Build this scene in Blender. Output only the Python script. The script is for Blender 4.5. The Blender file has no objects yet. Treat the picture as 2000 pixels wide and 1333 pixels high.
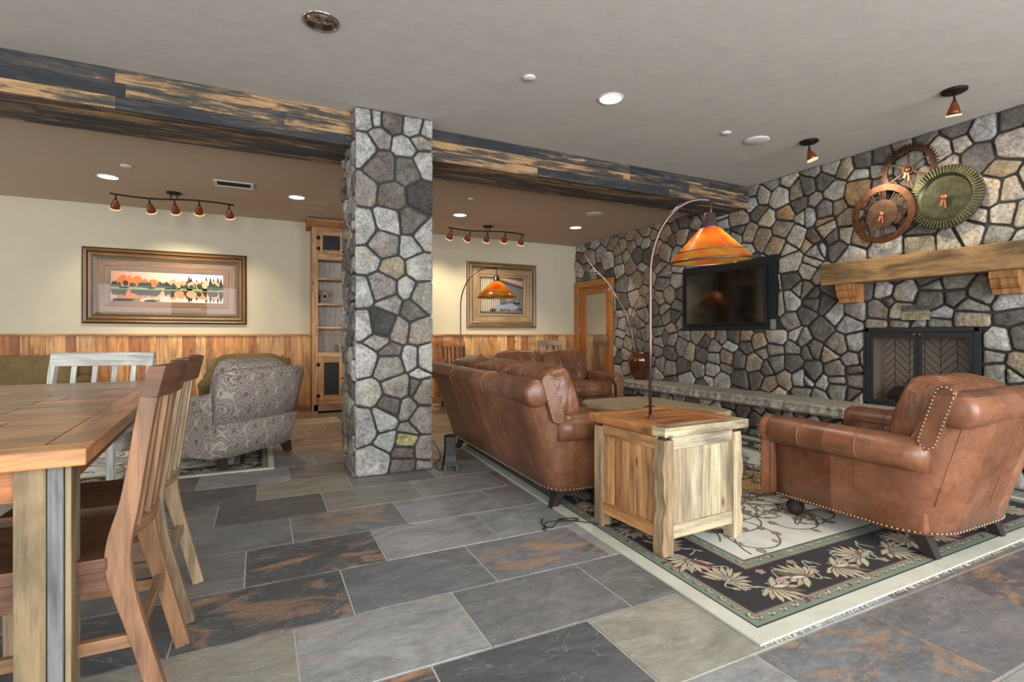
import bpy, bmesh, math, random
from math import pi, sin, cos, radians, floor
from mathutils import Vector, Matrix, Euler
R = random.Random(7)
S = bpy.context.scene
COL = S.collection
# ---------------- camera, world, daylight, exposure ----------------
cam = bpy.data.objects.new('camera', bpy.data.cameras.new('camera')); COL.objects.link(cam)
cam.data.sensor_width = 36; cam.data.lens = 1005/2000*36; cam.data.shift_y = -11.5/2000
cam.data.clip_start = .02
cam.location = (0, 0, 1.07); cam.rotation_euler = (radians(90), 0, radians(-26.05))
S.camera = cam
S.view_settings.view_transform = 'Standard'; S.view_settings.look = 'None'
S.view_settings.exposure = 0.3; S.view_settings.gamma = 1.0; S.view_settings.use_curve_mapping = False
W = bpy.data.worlds.new('sky'); S.world = W; W.use_nodes = True
W.node_tree.nodes['Background'].inputs[0].default_value = (.80, .88, 1, 1)
W.node_tree.nodes['Background'].inputs[1].default_value = 1.2

def area(name, loc, rot, sx, sy, power, col):
    l = bpy.data.lights.new(name, 'AREA'); l.shape = 'RECTANGLE'; l.size = sx; l.size_y = sy
    l.energy = power; l.color = col
    o = bpy.data.objects.new(name, l); COL.objects.link(o); o.location = loc; o.rotation_euler = rot
    return o
# daylight that comes through the windows behind the camera and at the far left
DAY = (.95, .98, 1.0)
for wx in (-3.2, -.6, 1.9, 4.0):
    area('window_daylight', (wx, -2.35, 1.45), (radians(90), 0, 0), 1.7, 2.1, 105, DAY)
area('window_daylight_side', (-4.85, 1.2, 1.45), (radians(90), 0, radians(-90)), 2.0, 2.0, 38, DAY)
area('window_daylight_side', (-4.85, 5.6, 1.45), (radians(90), 0, radians(-90)), 2.0, 2.0, 22, DAY)

# ---------------- helpers ----------------
def lin(c):
    c = c/255.
    return c/12.92 if c <= .04045 else ((c+.055)/1.055)**2.4
def rgb(r, g, b): return (lin(r), lin(g), lin(b))
def jit(c, a=.12):
    k = 1+R.uniform(-a, a); return tuple(max(0, x*k*(1+R.uniform(-a*.3, a*.3))) for x in c)

class MB:
    def __init__(s): s.v = []; s.f = []; s.uv = []; s.t = []; s.sm = []; s.mi = []
    def add(s, vs, fs, tint=(1, 1, 1), axis=None, smooth=False, mat=None, mi=0):
        """axis = grain direction (0,1,2) in the shape's own frame; mat = 4x4 placing the shape"""
        b = len(s.v); ou, ov = R.uniform(0, 50), R.uniform(0, 50)
        pv = [Vector(v) for v in vs]
        for f in fs:
            s.f.append([b+i for i in f]); s.t.append(tint); s.sm.append(smooth); s.mi.append(mi)
            p = [pv[i] for i in f]
            n = Vector((0, 0, 0))
            for i in range(len(p)):
                a, c = p[i], p[(i+1) % len(p)]
                n += Vector(((a.y-c.y)*(a.z+c.z), (a.z-c.z)*(a.x+c.x), (a.x-c.x)*(a.y+c.y)))
            k = max(range(3), key=lambda i: abs(n[i]))
            o = [i for i in range(3) if i != k]
            ax = axis if axis is not None else 0
            if ax in o: u = ax; w = [i for i in o if i != ax][0]
            else: u, w = o
            s.uv.append([(q[u]+ou, q[w]+ov) for q in p])
        if mat is not None: pv = [mat @ v for v in pv]
        s.v += [tuple(v) for v in pv]
    def box(s, x0, x1, y0, y1, z0, z1, tint=(1, 1, 1), axis=0, mat=None, mi=0):
        v = [(x0, y0, z0), (x1, y0, z0), (x1, y1, z0), (x0, y1, z0), (x0, y0, z1), (x1, y0, z1), (x1, y1, z1), (x0, y1, z1)]
        s.add(v, [(0, 3, 2, 1), (4, 5, 6, 7), (0, 1, 5, 4), (1, 2, 6, 5), (2, 3, 7, 6), (3, 0, 4, 7)], tint, axis, False, mat, mi)
    def loft(s, rings, tint=(1, 1, 1), cap=True, smooth=True, mat=None, axis=None, close=True):
        n = len(rings[0]); v = [p for r in rings for p in r]; f = []
        for i in range(len(rings)-1):
            for j in range(n if close else n-1):
                k = (j+1) % n
                f.append((i*n+j, i*n+k, (i+1)*n+k, (i+1)*n+j))
        if cap:
            f.append(tuple(range(n-1, -1, -1))); f.append(tuple((len(rings)-1)*n+j for j in range(n)))
        s.add(v, f, tint, axis, smooth, mat)
    def tube(s, pts, rad, n=8, tint=(1, 1, 1), cap=True, mat=None, smooth=True):
        pts = [Vector(p) for p in pts]; rings = []
        up = None
        for i, p in enumerate(pts):
            d = (pts[min(i+1, len(pts)-1)]-pts[max(i-1, 0)]).normalized()
            if up is None:
                up = Vector((0, 0, 1)) if abs(d.z) < .9 else Vector((1, 0, 0))
            a = d.cross(up).normalized(); b = a.cross(d).normalized(); up = b
            r = rad[i] if isinstance(rad, (list, tuple)) else rad
            rings.append([tuple(p+a*cos(2*pi*j/n)*r+b*sin(2*pi*j/n)*r) for j in range(n)])
        s.loft(rings, tint, cap, smooth, mat)
    def lathe(s, prof, n=24, tint=(1, 1, 1), mat=None, cap=True, smooth=True):
        s.loft([[(r*cos(2*pi*j/n), r*sin(2*pi*j/n), z) for j in range(n)] for r, z in prof], tint, cap, smooth, mat)
    def blob(s, c, dims, e1=.45, e2=.45, tint=(1, 1, 1), mat=None, nu=28, nv=14, wob=0):
        def sp(x, e): return math.copysign(abs(x)**e, x)
        rings = []
        for i in range(nv+1):
            ph = -pi/2+pi*i/nv
            if i in (0, nv): ph *= .985
            r = []
            for j in range(nu):
                th = 2*pi*j/nu
                x, y, z = sp(cos(ph), e1)*sp(cos(th), e2), sp(cos(ph), e1)*sp(sin(th), e2), sp(sin(ph), e1)
                k = 1+wob*sin(x*7+y*5+c[0]*9)*cos(z*6+c[1]*4)
                r.append((c[0]+x*dims[0]/2*k, c[1]+y*dims[1]/2*k, c[2]+z*dims[2]/2*k))
            rings.append(r)
        s.loft(rings, tint, True, True, mat)
    def poly(s, pts, tint=(1, 1, 1), axis=None, mat=None):
        s.add(pts, [tuple(range(len(pts)))], tint, axis, False, mat)
    def prism(s, pts2, a, b, axis3=2, tint=(1, 1, 1), grain=None, mat=None, smooth=False):
        """pts2 polygon in the two axes other than axis3 (in xyz order), extruded from a to b"""
        def mk(p, h):
            q = list(p); q.insert(axis3, h); return tuple(q)
        s.loft([[mk(p, a) for p in pts2], [mk(p, b) for p in pts2]], tint, True, smooth, mat, grain)
    def build(s, name, mat, parent=None, bevel=0, sub=0, seg=2, fix=True):
        me = bpy.data.meshes.new(name)
        me.from_pydata(s.v, [], s.f)
        uv = me.uv_layers.new(name='UV'); k = 0
        flat = [c for f in s.uv for p in f for c in p]
        uv.data.foreach_set('uv', flat)
        ca = me.color_attributes.new('tint', 'FLOAT_COLOR', 'CORNER')
        cols = []
        for f, t in zip(s.f, s.t): cols += (list(t)+[1])*len(f)
        ca.data.foreach_set('color', cols)
        me.polygons.foreach_set('use_smooth', s.sm)
        mats = mat if isinstance(mat, (list, tuple)) else [mat]
        for m in mats: me.materials.append(m)
        me.polygons.foreach_set('material_index', s.mi)
        if fix:
            bm = bmesh.new(); bm.from_mesh(me); bmesh.ops.recalc_face_normals(bm, faces=bm.faces); bm.to_mesh(me); bm.free()
        me.update()
        o = bpy.data.objects.new(name, me); COL.objects.link(o)
        if parent: o.parent = parent
        if bevel:
            b = o.modifiers.new('b', 'BEVEL'); b.width = bevel; b.segments = seg; b.limit_method = 'ANGLE'; b.angle_limit = radians(40)
            b.harden_normals = False
        if sub:
            m = o.modifiers.new('s', 'SUBSURF'); m.levels = sub; m.render_levels = sub
        return o

def thing(name, label, cat, loc=(0, 0, 0), rz=0, group=None):
    o = bpy.data.objects.new(name, None); COL.objects.link(o); o.empty_display_size = .1
    o.location = loc; o.rotation_euler = (0, 0, rz); tag(o, label, cat, group); return o
def tag(o, label, cat, group=None):
    o['label'] = label; o['category'] = cat
    if group: o['group'] = group
    return o
def struct(o): o['kind'] = 'structure'; return o
def dup(root, loc, rz, label, group=None):
    r = root.copy(); COL.objects.link(r); r.location = loc; r.rotation_euler = (0, 0, rz); r['label'] = label
    if group: r['group'] = group
    for ch in list(root.children):
        c = ch.copy(); COL.objects.link(c); c.parent = r
        for g in ch.children:
            d = g.copy(); COL.objects.link(d); d.parent = c
    return r

# ---------------- materials ----------------
def new(name):
    m = bpy.data.materials.new(name); m.use_nodes = True; nt = m.node_tree
    return m, nt, nt.nodes['Principled BSDF']
def nd(nt, t, **k):
    n = nt.nodes.new(t)
    for a, b in k.items(): setattr(n, a, b)
    return n
def ramp(nt, src, stops, interp='LINEAR'):
    n = nd(nt, 'ShaderNodeValToRGB'); n.color_ramp.interpolation = interp
    e = n.color_ramp.elements
    while len(e) < len(stops): e.new(.5)
    for i, (p, c) in enumerate(stops):
        e[i].position = p; e[i].color = (tuple(c)+(1,)) if isinstance(c, tuple) else (c, c, c, 1)
    nt.links.new(src, n.inputs[0]); return n.outputs[0]
def mapp(nt, coord, scale, warp=0):
    tc = nd(nt, 'ShaderNodeTexCoord'); mp = nd(nt, 'ShaderNodeMapping'); mp.inputs['Scale'].default_value = scale
    nt.links.new(tc.outputs[coord], mp.inputs[0]); out = mp.outputs[0]
    if warp:
        nz = nd(nt, 'ShaderNodeTexNoise'); nz.inputs['Scale'].default_value = .8; nt.links.new(out, nz.inputs['Vector'])
        a = nd(nt, 'ShaderNodeVectorMath', operation='SCALE'); a.inputs['Scale'].default_value = warp; nt.links.new(nz.outputs['Color'], a.inputs[0])
        b = nd(nt, 'ShaderNodeVectorMath', operation='ADD'); nt.links.new(out, b.inputs[0]); nt.links.new(a.outputs[0], b.inputs[1]); out = b.outputs[0]
    return out
def noise(nt, vec, scale=1, detail=6, rough=.6, dist=0):
    n = nd(nt, 'ShaderNodeTexNoise'); n.inputs['Scale'].default_value = scale; n.inputs['Detail'].default_value = detail
    n.inputs['Roughness'].default_value = rough; n.inputs['Distortion'].default_value = dist
    nt.links.new(vec, n.inputs['Vector']); return n.outputs[0]
def mix(nt, a, b, fac=1.0, mode='MULTIPLY'):
    n = nd(nt, 'ShaderNodeMix', data_type='RGBA', blend_type=mode); n.clamp_result = False
    for i, x in ((6, a), (7, b)):
        if isinstance(x, tuple): n.inputs[i].default_value = x+(1,)
        else: nt.links.new(x, n.inputs[i])
    if isinstance(fac, (int, float)): n.inputs[0].default_value = fac
    else: nt.links.new(fac, n.inputs[0])
    return n.outputs[2]
def tint(nt):
    a = nd(nt, 'ShaderNodeAttribute', attribute_name='tint'); return a.outputs['Color']
def bump(nt, b, h, strength=.3, dist=.01):
    n = nd(nt, 'ShaderNodeBump'); n.inputs['Strength'].default_value = strength; n.inputs['Distance'].default_value = dist
    nt.links.new(h, n.inputs['Height']); nt.links.new(n.outputs[0], b.inputs['Normal'])
def plain(name, col=None, rough=.5, metal=0, nz=0, nscale=20, bmp=0, coat=0, emis=None, est=0):
    m, nt, b = new(name)
    base = tint(nt) if col is None else None
    b.inputs['Roughness'].default_value = rough; b.inputs['Metallic'].default_value = metal
    b.inputs['Coat Weight'].default_value = coat
    if nz:
        n = noise(nt, mapp(nt, 'Object', (1, 1, 1)), nscale, 5)
        r = ramp(nt, n, [(.3, 1-nz), (.7, 1+nz*.6)])
        nt.links.new(mix(nt, base if col is None else col, r), b.inputs['Base Color'])
        if bmp: bump(nt, b, n, bmp)
    elif col is None: nt.links.new(base, b.inputs['Base Color'])
    else: b.inputs['Base Color'].default_value = col+(1,)
    if emis: b.inputs['Emission Color'].default_value = emis+(1,); b.inputs['Emission Strength'].default_value = est
    return m
def wood(name, rough=.5, streak=.6, blotch=.5, knots=True, coat=0, col=None, gs=1.2, dark=(.10, .06, .035)):
    m, nt, b = new(name)
    t = tint(nt) if col is None else col
    v1 = mapp(nt, 'UV', (2.2*gs, 26*gs, 1), .25); n1 = noise(nt, v1, 1, 7, .65, .4)
    c = mix(nt, t, ramp(nt, n1, [(.3, 1-streak), (.52, 1.0), (.75, 1+streak*.45)]))
    v2 = mapp(nt, 'UV', (1.6, 5, 1)); n2 = noise(nt, v2, 1.2, 4, .6, .8)
    c = mix(nt, c, ramp(nt, n2, [(.32, 1-blotch), (.55, 1.03)]))
    v3 = mapp(nt, 'UV', (8*gs, 130*gs, 1)); n3 = noise(nt, v3, 1, 3, .6)
    c = mix(nt, c, ramp(nt, n3, [(.3, .86), (.6, 1.05)]))
    if knots:
        vo = nd(nt, 'ShaderNodeTexVoronoi'); vo.inputs['Scale'].default_value = 1
        nt.links.new(mapp(nt, 'UV', (3.4, 7.5, 1), .1), vo.inputs['Vector'])
        k = ramp(nt, vo.outputs['Distance'], [(.04, 1.0), (.085, .6), (.11, .3), (.16, 0.0)])
        c = mix(nt, c, dark, k, 'MIX')
    nt.links.new(c, b.inputs['Base Color']); b.inputs['Roughness'].default_value = rough; b.inputs['Coat Weight'].default_value = coat
    b.inputs['Coat Roughness'].default_value = .25
    bump(nt, b, n1, .35, .004)
    return m

M = {}
M['wood'] = wood('rustic_wood')
M['pale_wood'] = wood('worn_pale_wood', .6, .35, .25)
M['table_wood'] = wood('glossy_table_wood', .28, .7, .7, True, .4)
M['trim_wood'] = wood('orange_door_wood', .4, .3, .2, False)
M['ceil'] = plain('ceiling_plaster', rgb(196, 191, 184), .9, 0, .05, 7, .3)
M['ceil_back'] = plain('back_ceiling_plaster', rgb(190, 172, 152), .9, 0, .03, 9, .1)
M['cream'] = plain('cream_wall_paint', rgb(200, 191, 168), .85, 0, .03, 5, .05)
M['white'] = plain('white_paint', rgb(215, 213, 208), .6)
M['black'] = plain('black_plastic', rgb(14, 15, 16), .5)
M['blackmatte'] = plain('matte_black', rgb(26, 29, 31), .7, 0, .1)
M['iron'] = plain('dark_iron', rgb(42, 36, 32), .5, .6, .2, 30)
M['steel'] = plain('brushed_steel', rgb(170, 170, 168), .25, 1)
M['chrome'] = plain('chrome_reflector', rgb(200, 196, 190), .12, 1)
M['tint'] = plain('painted', None, .7)
M['tintm'] = plain('aged_metal', None, .38, .75, .45, 22, .2)
M['mortar'] = plain('dark_mortar', rgb(58, 57, 57), .95, 0, .3, 60, .5)
M['brass'] = plain('nail_brass', rgb(196, 182, 160), .3, .9)
M['lampmetal'] = plain('lamp_bronze_pole', rgb(98, 80, 78), .3, .85)
M['bulb'] = plain('lit_bulb', (1, .9, .7), .5, emis=(1, .84, .5), est=10)
M['lens'] = plain('lit_ceiling_lens', (1, 1, 1), .5, emis=(1, .95, .86), est=5)
M['amber'] = plain('amber_glass_shade', rgb(104, 46, 18), .25, .2, .45, 30, emis=(1, .32, .08), est=.03)
M['amberlip'] = plain('glowing_shade_rim', rgb(230, 170, 120), .4, emis=(1, .6, .35), est=.8)
M['vase'] = plain('glazed_brown_vase', rgb(84, 42, 22), .12, 0, .55, 6, coat=.8)
M['twig'] = plain('bare_twig', rgb(96, 84, 74), .8)
M['cord'] = plain('black_cord', rgb(28, 25, 28), .5)

def stone_mat(name, bs=1.0, lo=.5, hi=1.4, sc=1.0):
    m, nt, b = new(name); t = tint(nt)
    n1 = noise(nt, mapp(nt, 'Object', (1, 1, 1), .3), 9*sc, 8, .72, .6)
    c = mix(nt, t, ramp(nt, n1, [(.3, lo), (.5, .97), (.66, hi)]))
    n2 = noise(nt, mapp(nt, 'Object', (1, 1, 1)), 45*sc, 6, .75)
    c = mix(nt, c, ramp(nt, n2, [(.36, .52), (.5, 1.0), (.66, 1.32)]))
    n3 = noise(nt, mapp(nt, 'Object', (1, 1, 1)), 3.2*sc, 3, .5)
    c = mix(nt, c, (1.1, .92, .72), ramp(nt, n3, [(.55, 0.0), (.68, .7)]), 'MULTIPLY')
    nt.links.new(c, b.inputs['Base Color']); b.inputs['Roughness'].default_value = .85
    mx = mix(nt, n1, n2, .4, 'MIX'); bump(nt, b, mx, bs, .02)
    return m
M['stone'] = stone_mat('field_stone')
M['slab'] = stone_mat('hearth_slab_stone', .5, .75, 1.15)

def slate_mat():
    m, nt, b = new('slate_tile'); t = tint(nt)
    # tint: rgb base; UV carries a random offset per tile so that no two tiles share a pattern
    v = mapp(nt, 'UV', (1.0, 1.9, 1), .9)
    n1 = noise(nt, v, 2.6, 9, .62, 1.6)
    c = mix(nt, t, ramp(nt, n1, [(.28, .66), (.44, .92), (.58, 1.12), (.75, 1.4)]))
    n2 = noise(nt, mapp(nt, 'UV', (1.2, 2.6, 1), 1.2), 1.5, 8, .62, 2.2)
    rust = ramp(nt, n2, [(.50, 0.0), (.58, .55), (.70, .8)])
    a = nd(nt, 'ShaderNodeAttribute', attribute_name='rust')
    fr = nd(nt, 'ShaderNodeMath', operation='MULTIPLY'); nt.links.new(rust, fr.inputs[0]); nt.links.new(a.outputs['Fac'], fr.inputs[1])
    c = mix(nt, c, rgb(168, 132, 98), fr.outputs[0], 'MIX')
    n3 = noise(nt, mapp(nt, 'UV', (1, 1, 1), .5), 2.1, 6, .6, 2.5)
    vein = ramp(nt, n3, [(.494, 0.0), (.5, .3), (.506, 0.0)])
    c = mix(nt, c, rgb(190, 190, 188), vein, 'MIX')
    n4 = noise(nt, mapp(nt, 'UV', (3, 9, 1), .4), 6, 7, .7)
    c = mix(nt, c, ramp(nt, n4, [(.3, .8), (.65, 1.14)]))
    nt.links.new(c, b.inputs['Base Color'])
    nt.links.new(ramp(nt, n4, [(.3, .34), (.7, .52)]), b.inputs['Roughness'])
    bump(nt, b, mix(nt, n1, n4, .5, 'MIX'), .3, .006)
    return m
M['slate'] = slate_mat()
M['grout'] = plain('tile_grout', rgb(182, 180, 174), .9, 0, .1, 50)

def beam_mat():
    m, nt, b = new('charred_barn_board')
    t = tint(nt)
    n1 = noise(nt, mapp(nt, 'UV', (1.5, 14, 1), .35), 1.2, 9, .72, .3)
    a = nd(nt, 'ShaderNodeSeparateColor'); nt.links.new(t, a.inputs[0])
    ad = nd(nt, 'ShaderNodeMath', operation='ADD'); nt.links.new(n1, ad.inputs[0]); nt.links.new(a.outputs[0], ad.inputs[1])
    c = ramp(nt, ad.outputs[0], [(.42, rgb(40, 42, 46)), (.50, rgb(66, 65, 65)), (.56, rgb(92, 78, 62)), (.61, rgb(168, 134, 94)), (.85, rgb(186, 150, 106))])
    n2 = noise(nt, mapp(nt, 'UV', (6, 90, 1), .3), 1, 5, .7)
    c = mix(nt, c, ramp(nt, n2, [(.3, .55), (.62, 1.2)]))
    w = nd(nt, 'ShaderNodeTexWave'); w.inputs['Scale'].default_value = 26; w.inputs['Distortion'].default_value = 1.2; w.inputs['Detail'].default_value = 2
    nt.links.new(mapp(nt, 'UV', (1, .1, 1)), w.inputs['Vector'])
    n5 = noise(nt, mapp(nt, 'UV', (1.2, 3, 1)), 1.1, 2)
    c = mix(nt, c, rgb(60, 58, 58), mix(nt, ramp(nt, w.outputs[0], [(.5, 0.0), (.75, .8)]), ramp(nt, n5, [(.5, 0.0), (.62, 1.0)])), 'MIX')
    nt.links.new(c, b.inputs['Base Color']); b.inputs['Roughness'].default_value = .75
    bump(nt, b, n2, .5, .006)
    return m
M['beam'] = beam_mat()

def leather():
    m, nt, b = new('distressed_brown_leather')
    t = tint(nt)
    tc = mapp(nt, 'Object', (1, 1, 1))
    sp = nd(nt, 'ShaderNodeSeparateXYZ'); nt.links.new(tc, sp.inputs[0])
    cm = nd(nt, 'ShaderNodeCombineXYZ')
    for i, k in enumerate((2.7, 2.9, .8)):
        q = nd(nt, 'ShaderNodeMath', operation='MULTIPLY_ADD'); q.inputs[1].default_value = k; q.inputs[2].default_value = .37
        nt.links.new(sp.outputs[i], q.inputs[0])
        fl = nd(nt, 'ShaderNodeMath', operation='FLOOR'); nt.links.new(q.outputs[0], fl.inputs[0]); nt.links.new(fl.outputs[0], cm.inputs[i])
    wn = nd(nt, 'ShaderNodeTexWhiteNoise', noise_dimensions='3D'); nt.links.new(cm.outputs[0], wn.inputs['Vector'])
    panel = ramp(nt, wn.outputs[0], [(0, (.62, .57, .54)), (.5, (1.0, .95, .9)), (1, (1.42, 1.40, 1.40))])
    c = mix(nt, t, panel)
    n1 = noise(nt, mapp(nt, 'Object', (1, 1, 1), .15), 3.0, 9, .74, .2)
    c = mix(nt, ramp(nt, n1, [(.28, rgb(84, 54, 38)), (.44, rgb(108, 70, 49)), (.56, rgb(124, 84, 61)), (.70, rgb(146, 108, 84)), (.82, rgb(166, 134, 112))]), c)
    n2 = noise(nt, tc, 26, 6, .75, .4)
    c = mix(nt, c, ramp(nt, n2, [(.3, .84), (.7, 1.14)]))
    nt.links.new(c, b.inputs['Base Color'])
    nt.links.new(ramp(nt, n1, [(.3, .3), (.7, .45)]), b.inputs['Roughness'])
    b.inputs['Coat Weight'].default_value = .12; b.inputs['Coat Roughness'].default_value = .3
    bump(nt, b, n2, .12, .004)
    return m
M['leather'] = leather()
def cushion_leather():
    m, nt, b = new('wrinkled_cushion_leather')
    n1 = noise(nt, mapp(nt, 'Object', (1, 1, 1), .15), 4, 9, .72, .2)
    c = ramp(nt, n1, [(.28, rgb(80, 50, 34)), (.46, rgb(108, 68, 44)), (.6, rgb(128, 84, 58)), (.8, rgb(160, 122, 96))])
    nt.links.new(mix(nt, c, tint(nt)), b.inputs['Base Color']); b.inputs['Roughness'].default_value = .33
    b.inputs['Coat Weight'].default_value = .15; b.inputs['Coat Roughness'].default_value = .25
    n2 = noise(nt, mapp(nt, 'Object', (5, 5, 1.6), .6), 1.6, 4, .55, 1.6); bump(nt, b, n2, .55, .05)
    return m
M['cushion'] = cushion_leather()
def paisley():
    m, nt, b = new('paisley_upholstery')
    v = mapp(nt, 'Object', (1, 1, 1), .12)
    # ogee lattice: cos(a)+cos(b) over the width and the height of the piece
    sp = nd(nt, 'ShaderNodeSeparateXYZ'); nt.links.new(mapp(nt, 'Object', (1, 1, 1), .05), sp.inputs[0])
    def mth(op, *i):
        q = nd(nt, 'ShaderNodeMath', operation=op)
        for k, x in enumerate(i):
            if isinstance(x, (int, float)): q.inputs[k].default_value = x
            else: nt.links.new(x, q.inputs[k])
        return q.outputs[0]
    a = mth('COSINE', mth('MULTIPLY', mth('ADD', sp.outputs[0], sp.outputs[1]), 30.0)); b_ = mth('COSINE', mth('MULTIPLY', mth('ADD', sp.outputs[2], mth('MULTIPLY', sp.outputs[1], .3)), 21.0))
    f_ = mth('ABSOLUTE', mth('ADD', a, b_))
    rings = nd(nt, 'ShaderNodeMath', operation='MULTIPLY'); rings.inputs[1].default_value = 1.45; nt.links.new(f_, rings.inputs[0])
    fr = nd(nt, 'ShaderNodeMath', operation='FRACT'); nt.links.new(rings.outputs[0], fr.inputs[0])
    c = ramp(nt, fr.outputs[0], [(0, rgb(186, 178, 166)), (.28, rgb(172, 162, 150)), (.42, rgb(96, 84, 84)), (.5, rgb(182, 174, 162)), (.72, rgb(158, 132, 124)), (.84, rgb(108, 98, 96)), (1, rgb(186, 178, 166))])
    n = noise(nt, v, 30, 4, .7, 2.6)
    c = mix(nt, c, ramp(nt, n, [(.40, .36), (.47, 1.0), (.55, 1.06), (.60, .45), (.65, 1.1)]))
    nt.links.new(c, b.inputs['Base Color']); b.inputs['Roughness'].default_value = .95
    bump(nt, b, n, .2, .004)
    return m
M['paisley'] = paisley()
def fabric(name, col, amp=.2):
    m, nt, b = new(name); n = noise(nt, mapp(nt, 'Object', (1, 1, 1)), 60, 5, .8); n2 = noise(nt, mapp(nt, 'Object', (1, 1, 1)), 5, 3)
    c = mix(nt, col, ramp(nt, n, [(.3, 1-amp), (.7, 1+amp)])); c = mix(nt, c, ramp(nt, n2, [(.3, .8), (.7, 1.15)]))
    nt.links.new(c, b.inputs['Base Color']); b.inputs['Roughness'].default_value = .95; bump(nt, b, n, .3, .003); return m
M['olive'] = fabric('olive_chenille', rgb(112, 96, 62))
M['throw'] = fabric('dark_throw', rgb(38, 32, 32))
def rugmat():
    m, nt, b = new('wool_rug_pile'); t = tint(nt)
    n = noise(nt, mapp(nt, 'Object', (1, 1, 1)), 220, 3, .8); n2 = noise(nt, mapp(nt, 'Object', (1, 1, 1)), 6, 4)
    c = mix(nt, t, ramp(nt, n, [(.3, .78), (.7, 1.14)])); c = mix(nt, c, ramp(nt, n2, [(.3, .88), (.7, 1.08)]))
    nt.links.new(c, b.inputs['Base Color']); b.inputs['Roughness'].default_value = 1; bump(nt, b, n, .5, .004); return m
M['rug'] = rugmat()
def shade_mat():
    m, nt, b = new('mica_lamp_shade')
    n = noise(nt, mapp(nt, 'Object', (1, 1, 1), .2), 5, 5, .55, .8)
    c = ramp(nt, n, [(.34, rgb(112, 100, 50)), (.5, rgb(128, 84, 34)), (.66, rgb(140, 66, 22))])
    nt.links.new(c, b.inputs['Base Color']); b.inputs['Roughness'].default_value = .25; b.inputs['Metallic'].default_value = .25
    b.inputs['Coat Weight'].default_value = .5
    tr = nd(nt, 'ShaderNodeBsdfTranslucent'); nt.links.new(ramp(nt, n, [(.38, rgb(238, 214, 96)), (.52, rgb(232, 170, 62)), (.68, rgb(224, 112, 34))]), tr.inputs[0])
    ms = nd(nt, 'ShaderNodeMixShader'); ms.inputs[0].default_value = .5
    nt.links.new(b.outputs[0], ms.inputs[1]); nt.links.new(tr.outputs[0], ms.inputs[2])
    nt.links.new(ms.outputs[0], nt.nodes['Material Output'].inputs[0]); return m
M['shade'] = shade_mat()
def glass(name, col, rough=.03, mirror=.3):
    m, nt, b = new(name)
    b.inputs['Base Color'].default_value = col+(1,); b.inputs['Roughness'].default_value = rough; b.inputs['Metallic'].default_value = mirror
    b.inputs['Specular IOR Level'].default_value = .8
    return m
M['doorglass'] = glass('reflective_door_glass', rgb(196, 190, 176), .06, .92)
M['tvglass'] = glass('dark_tv_screen', rgb(9, 9, 10), .08, .0)
def clear():
    m, nt, b = new('picture_glass')
    tr = nd(nt, 'ShaderNodeBsdfTransparent'); gl = nd(nt, 'ShaderNodeBsdfGlossy'); gl.inputs['Roughness'].default_value = .02
    ms = nd(nt, 'ShaderNodeMixShader'); ms.inputs[0].default_value = .012
    nt.links.new(tr.outputs[0], ms.inputs[1]); nt.links.new(gl.outputs[0], ms.inputs[2]); nt.links.new(ms.outputs[0], nt.nodes['Material Output'].inputs[0]); return m
M['clear'] = clear()
def screen():
    m, nt, b = new('black_mesh_screen')
    b.inputs['Base Color'].default_value = rgb(22, 24, 25)+(1,); b.inputs['Roughness'].default_value = .5
    tr = nd(nt, 'ShaderNodeBsdfTransparent'); ms = nd(nt, 'ShaderNodeMixShader'); ms.inputs[0].default_value = .38
    nt.links.new(tr.outputs[0], ms.inputs[1]); nt.links.new(b.outputs[0], ms.inputs[2]); nt.links.new(ms.outputs[0], nt.nodes['Material Output'].inputs[0]); return m
M['mesh'] = screen()
# ---------------- room ----------------
XW, YB, XL, YF, ZC, ZB, YBM = 5.11, 7.82, -5.0, -2.5, 2.79, 2.665, 4.47

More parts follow.
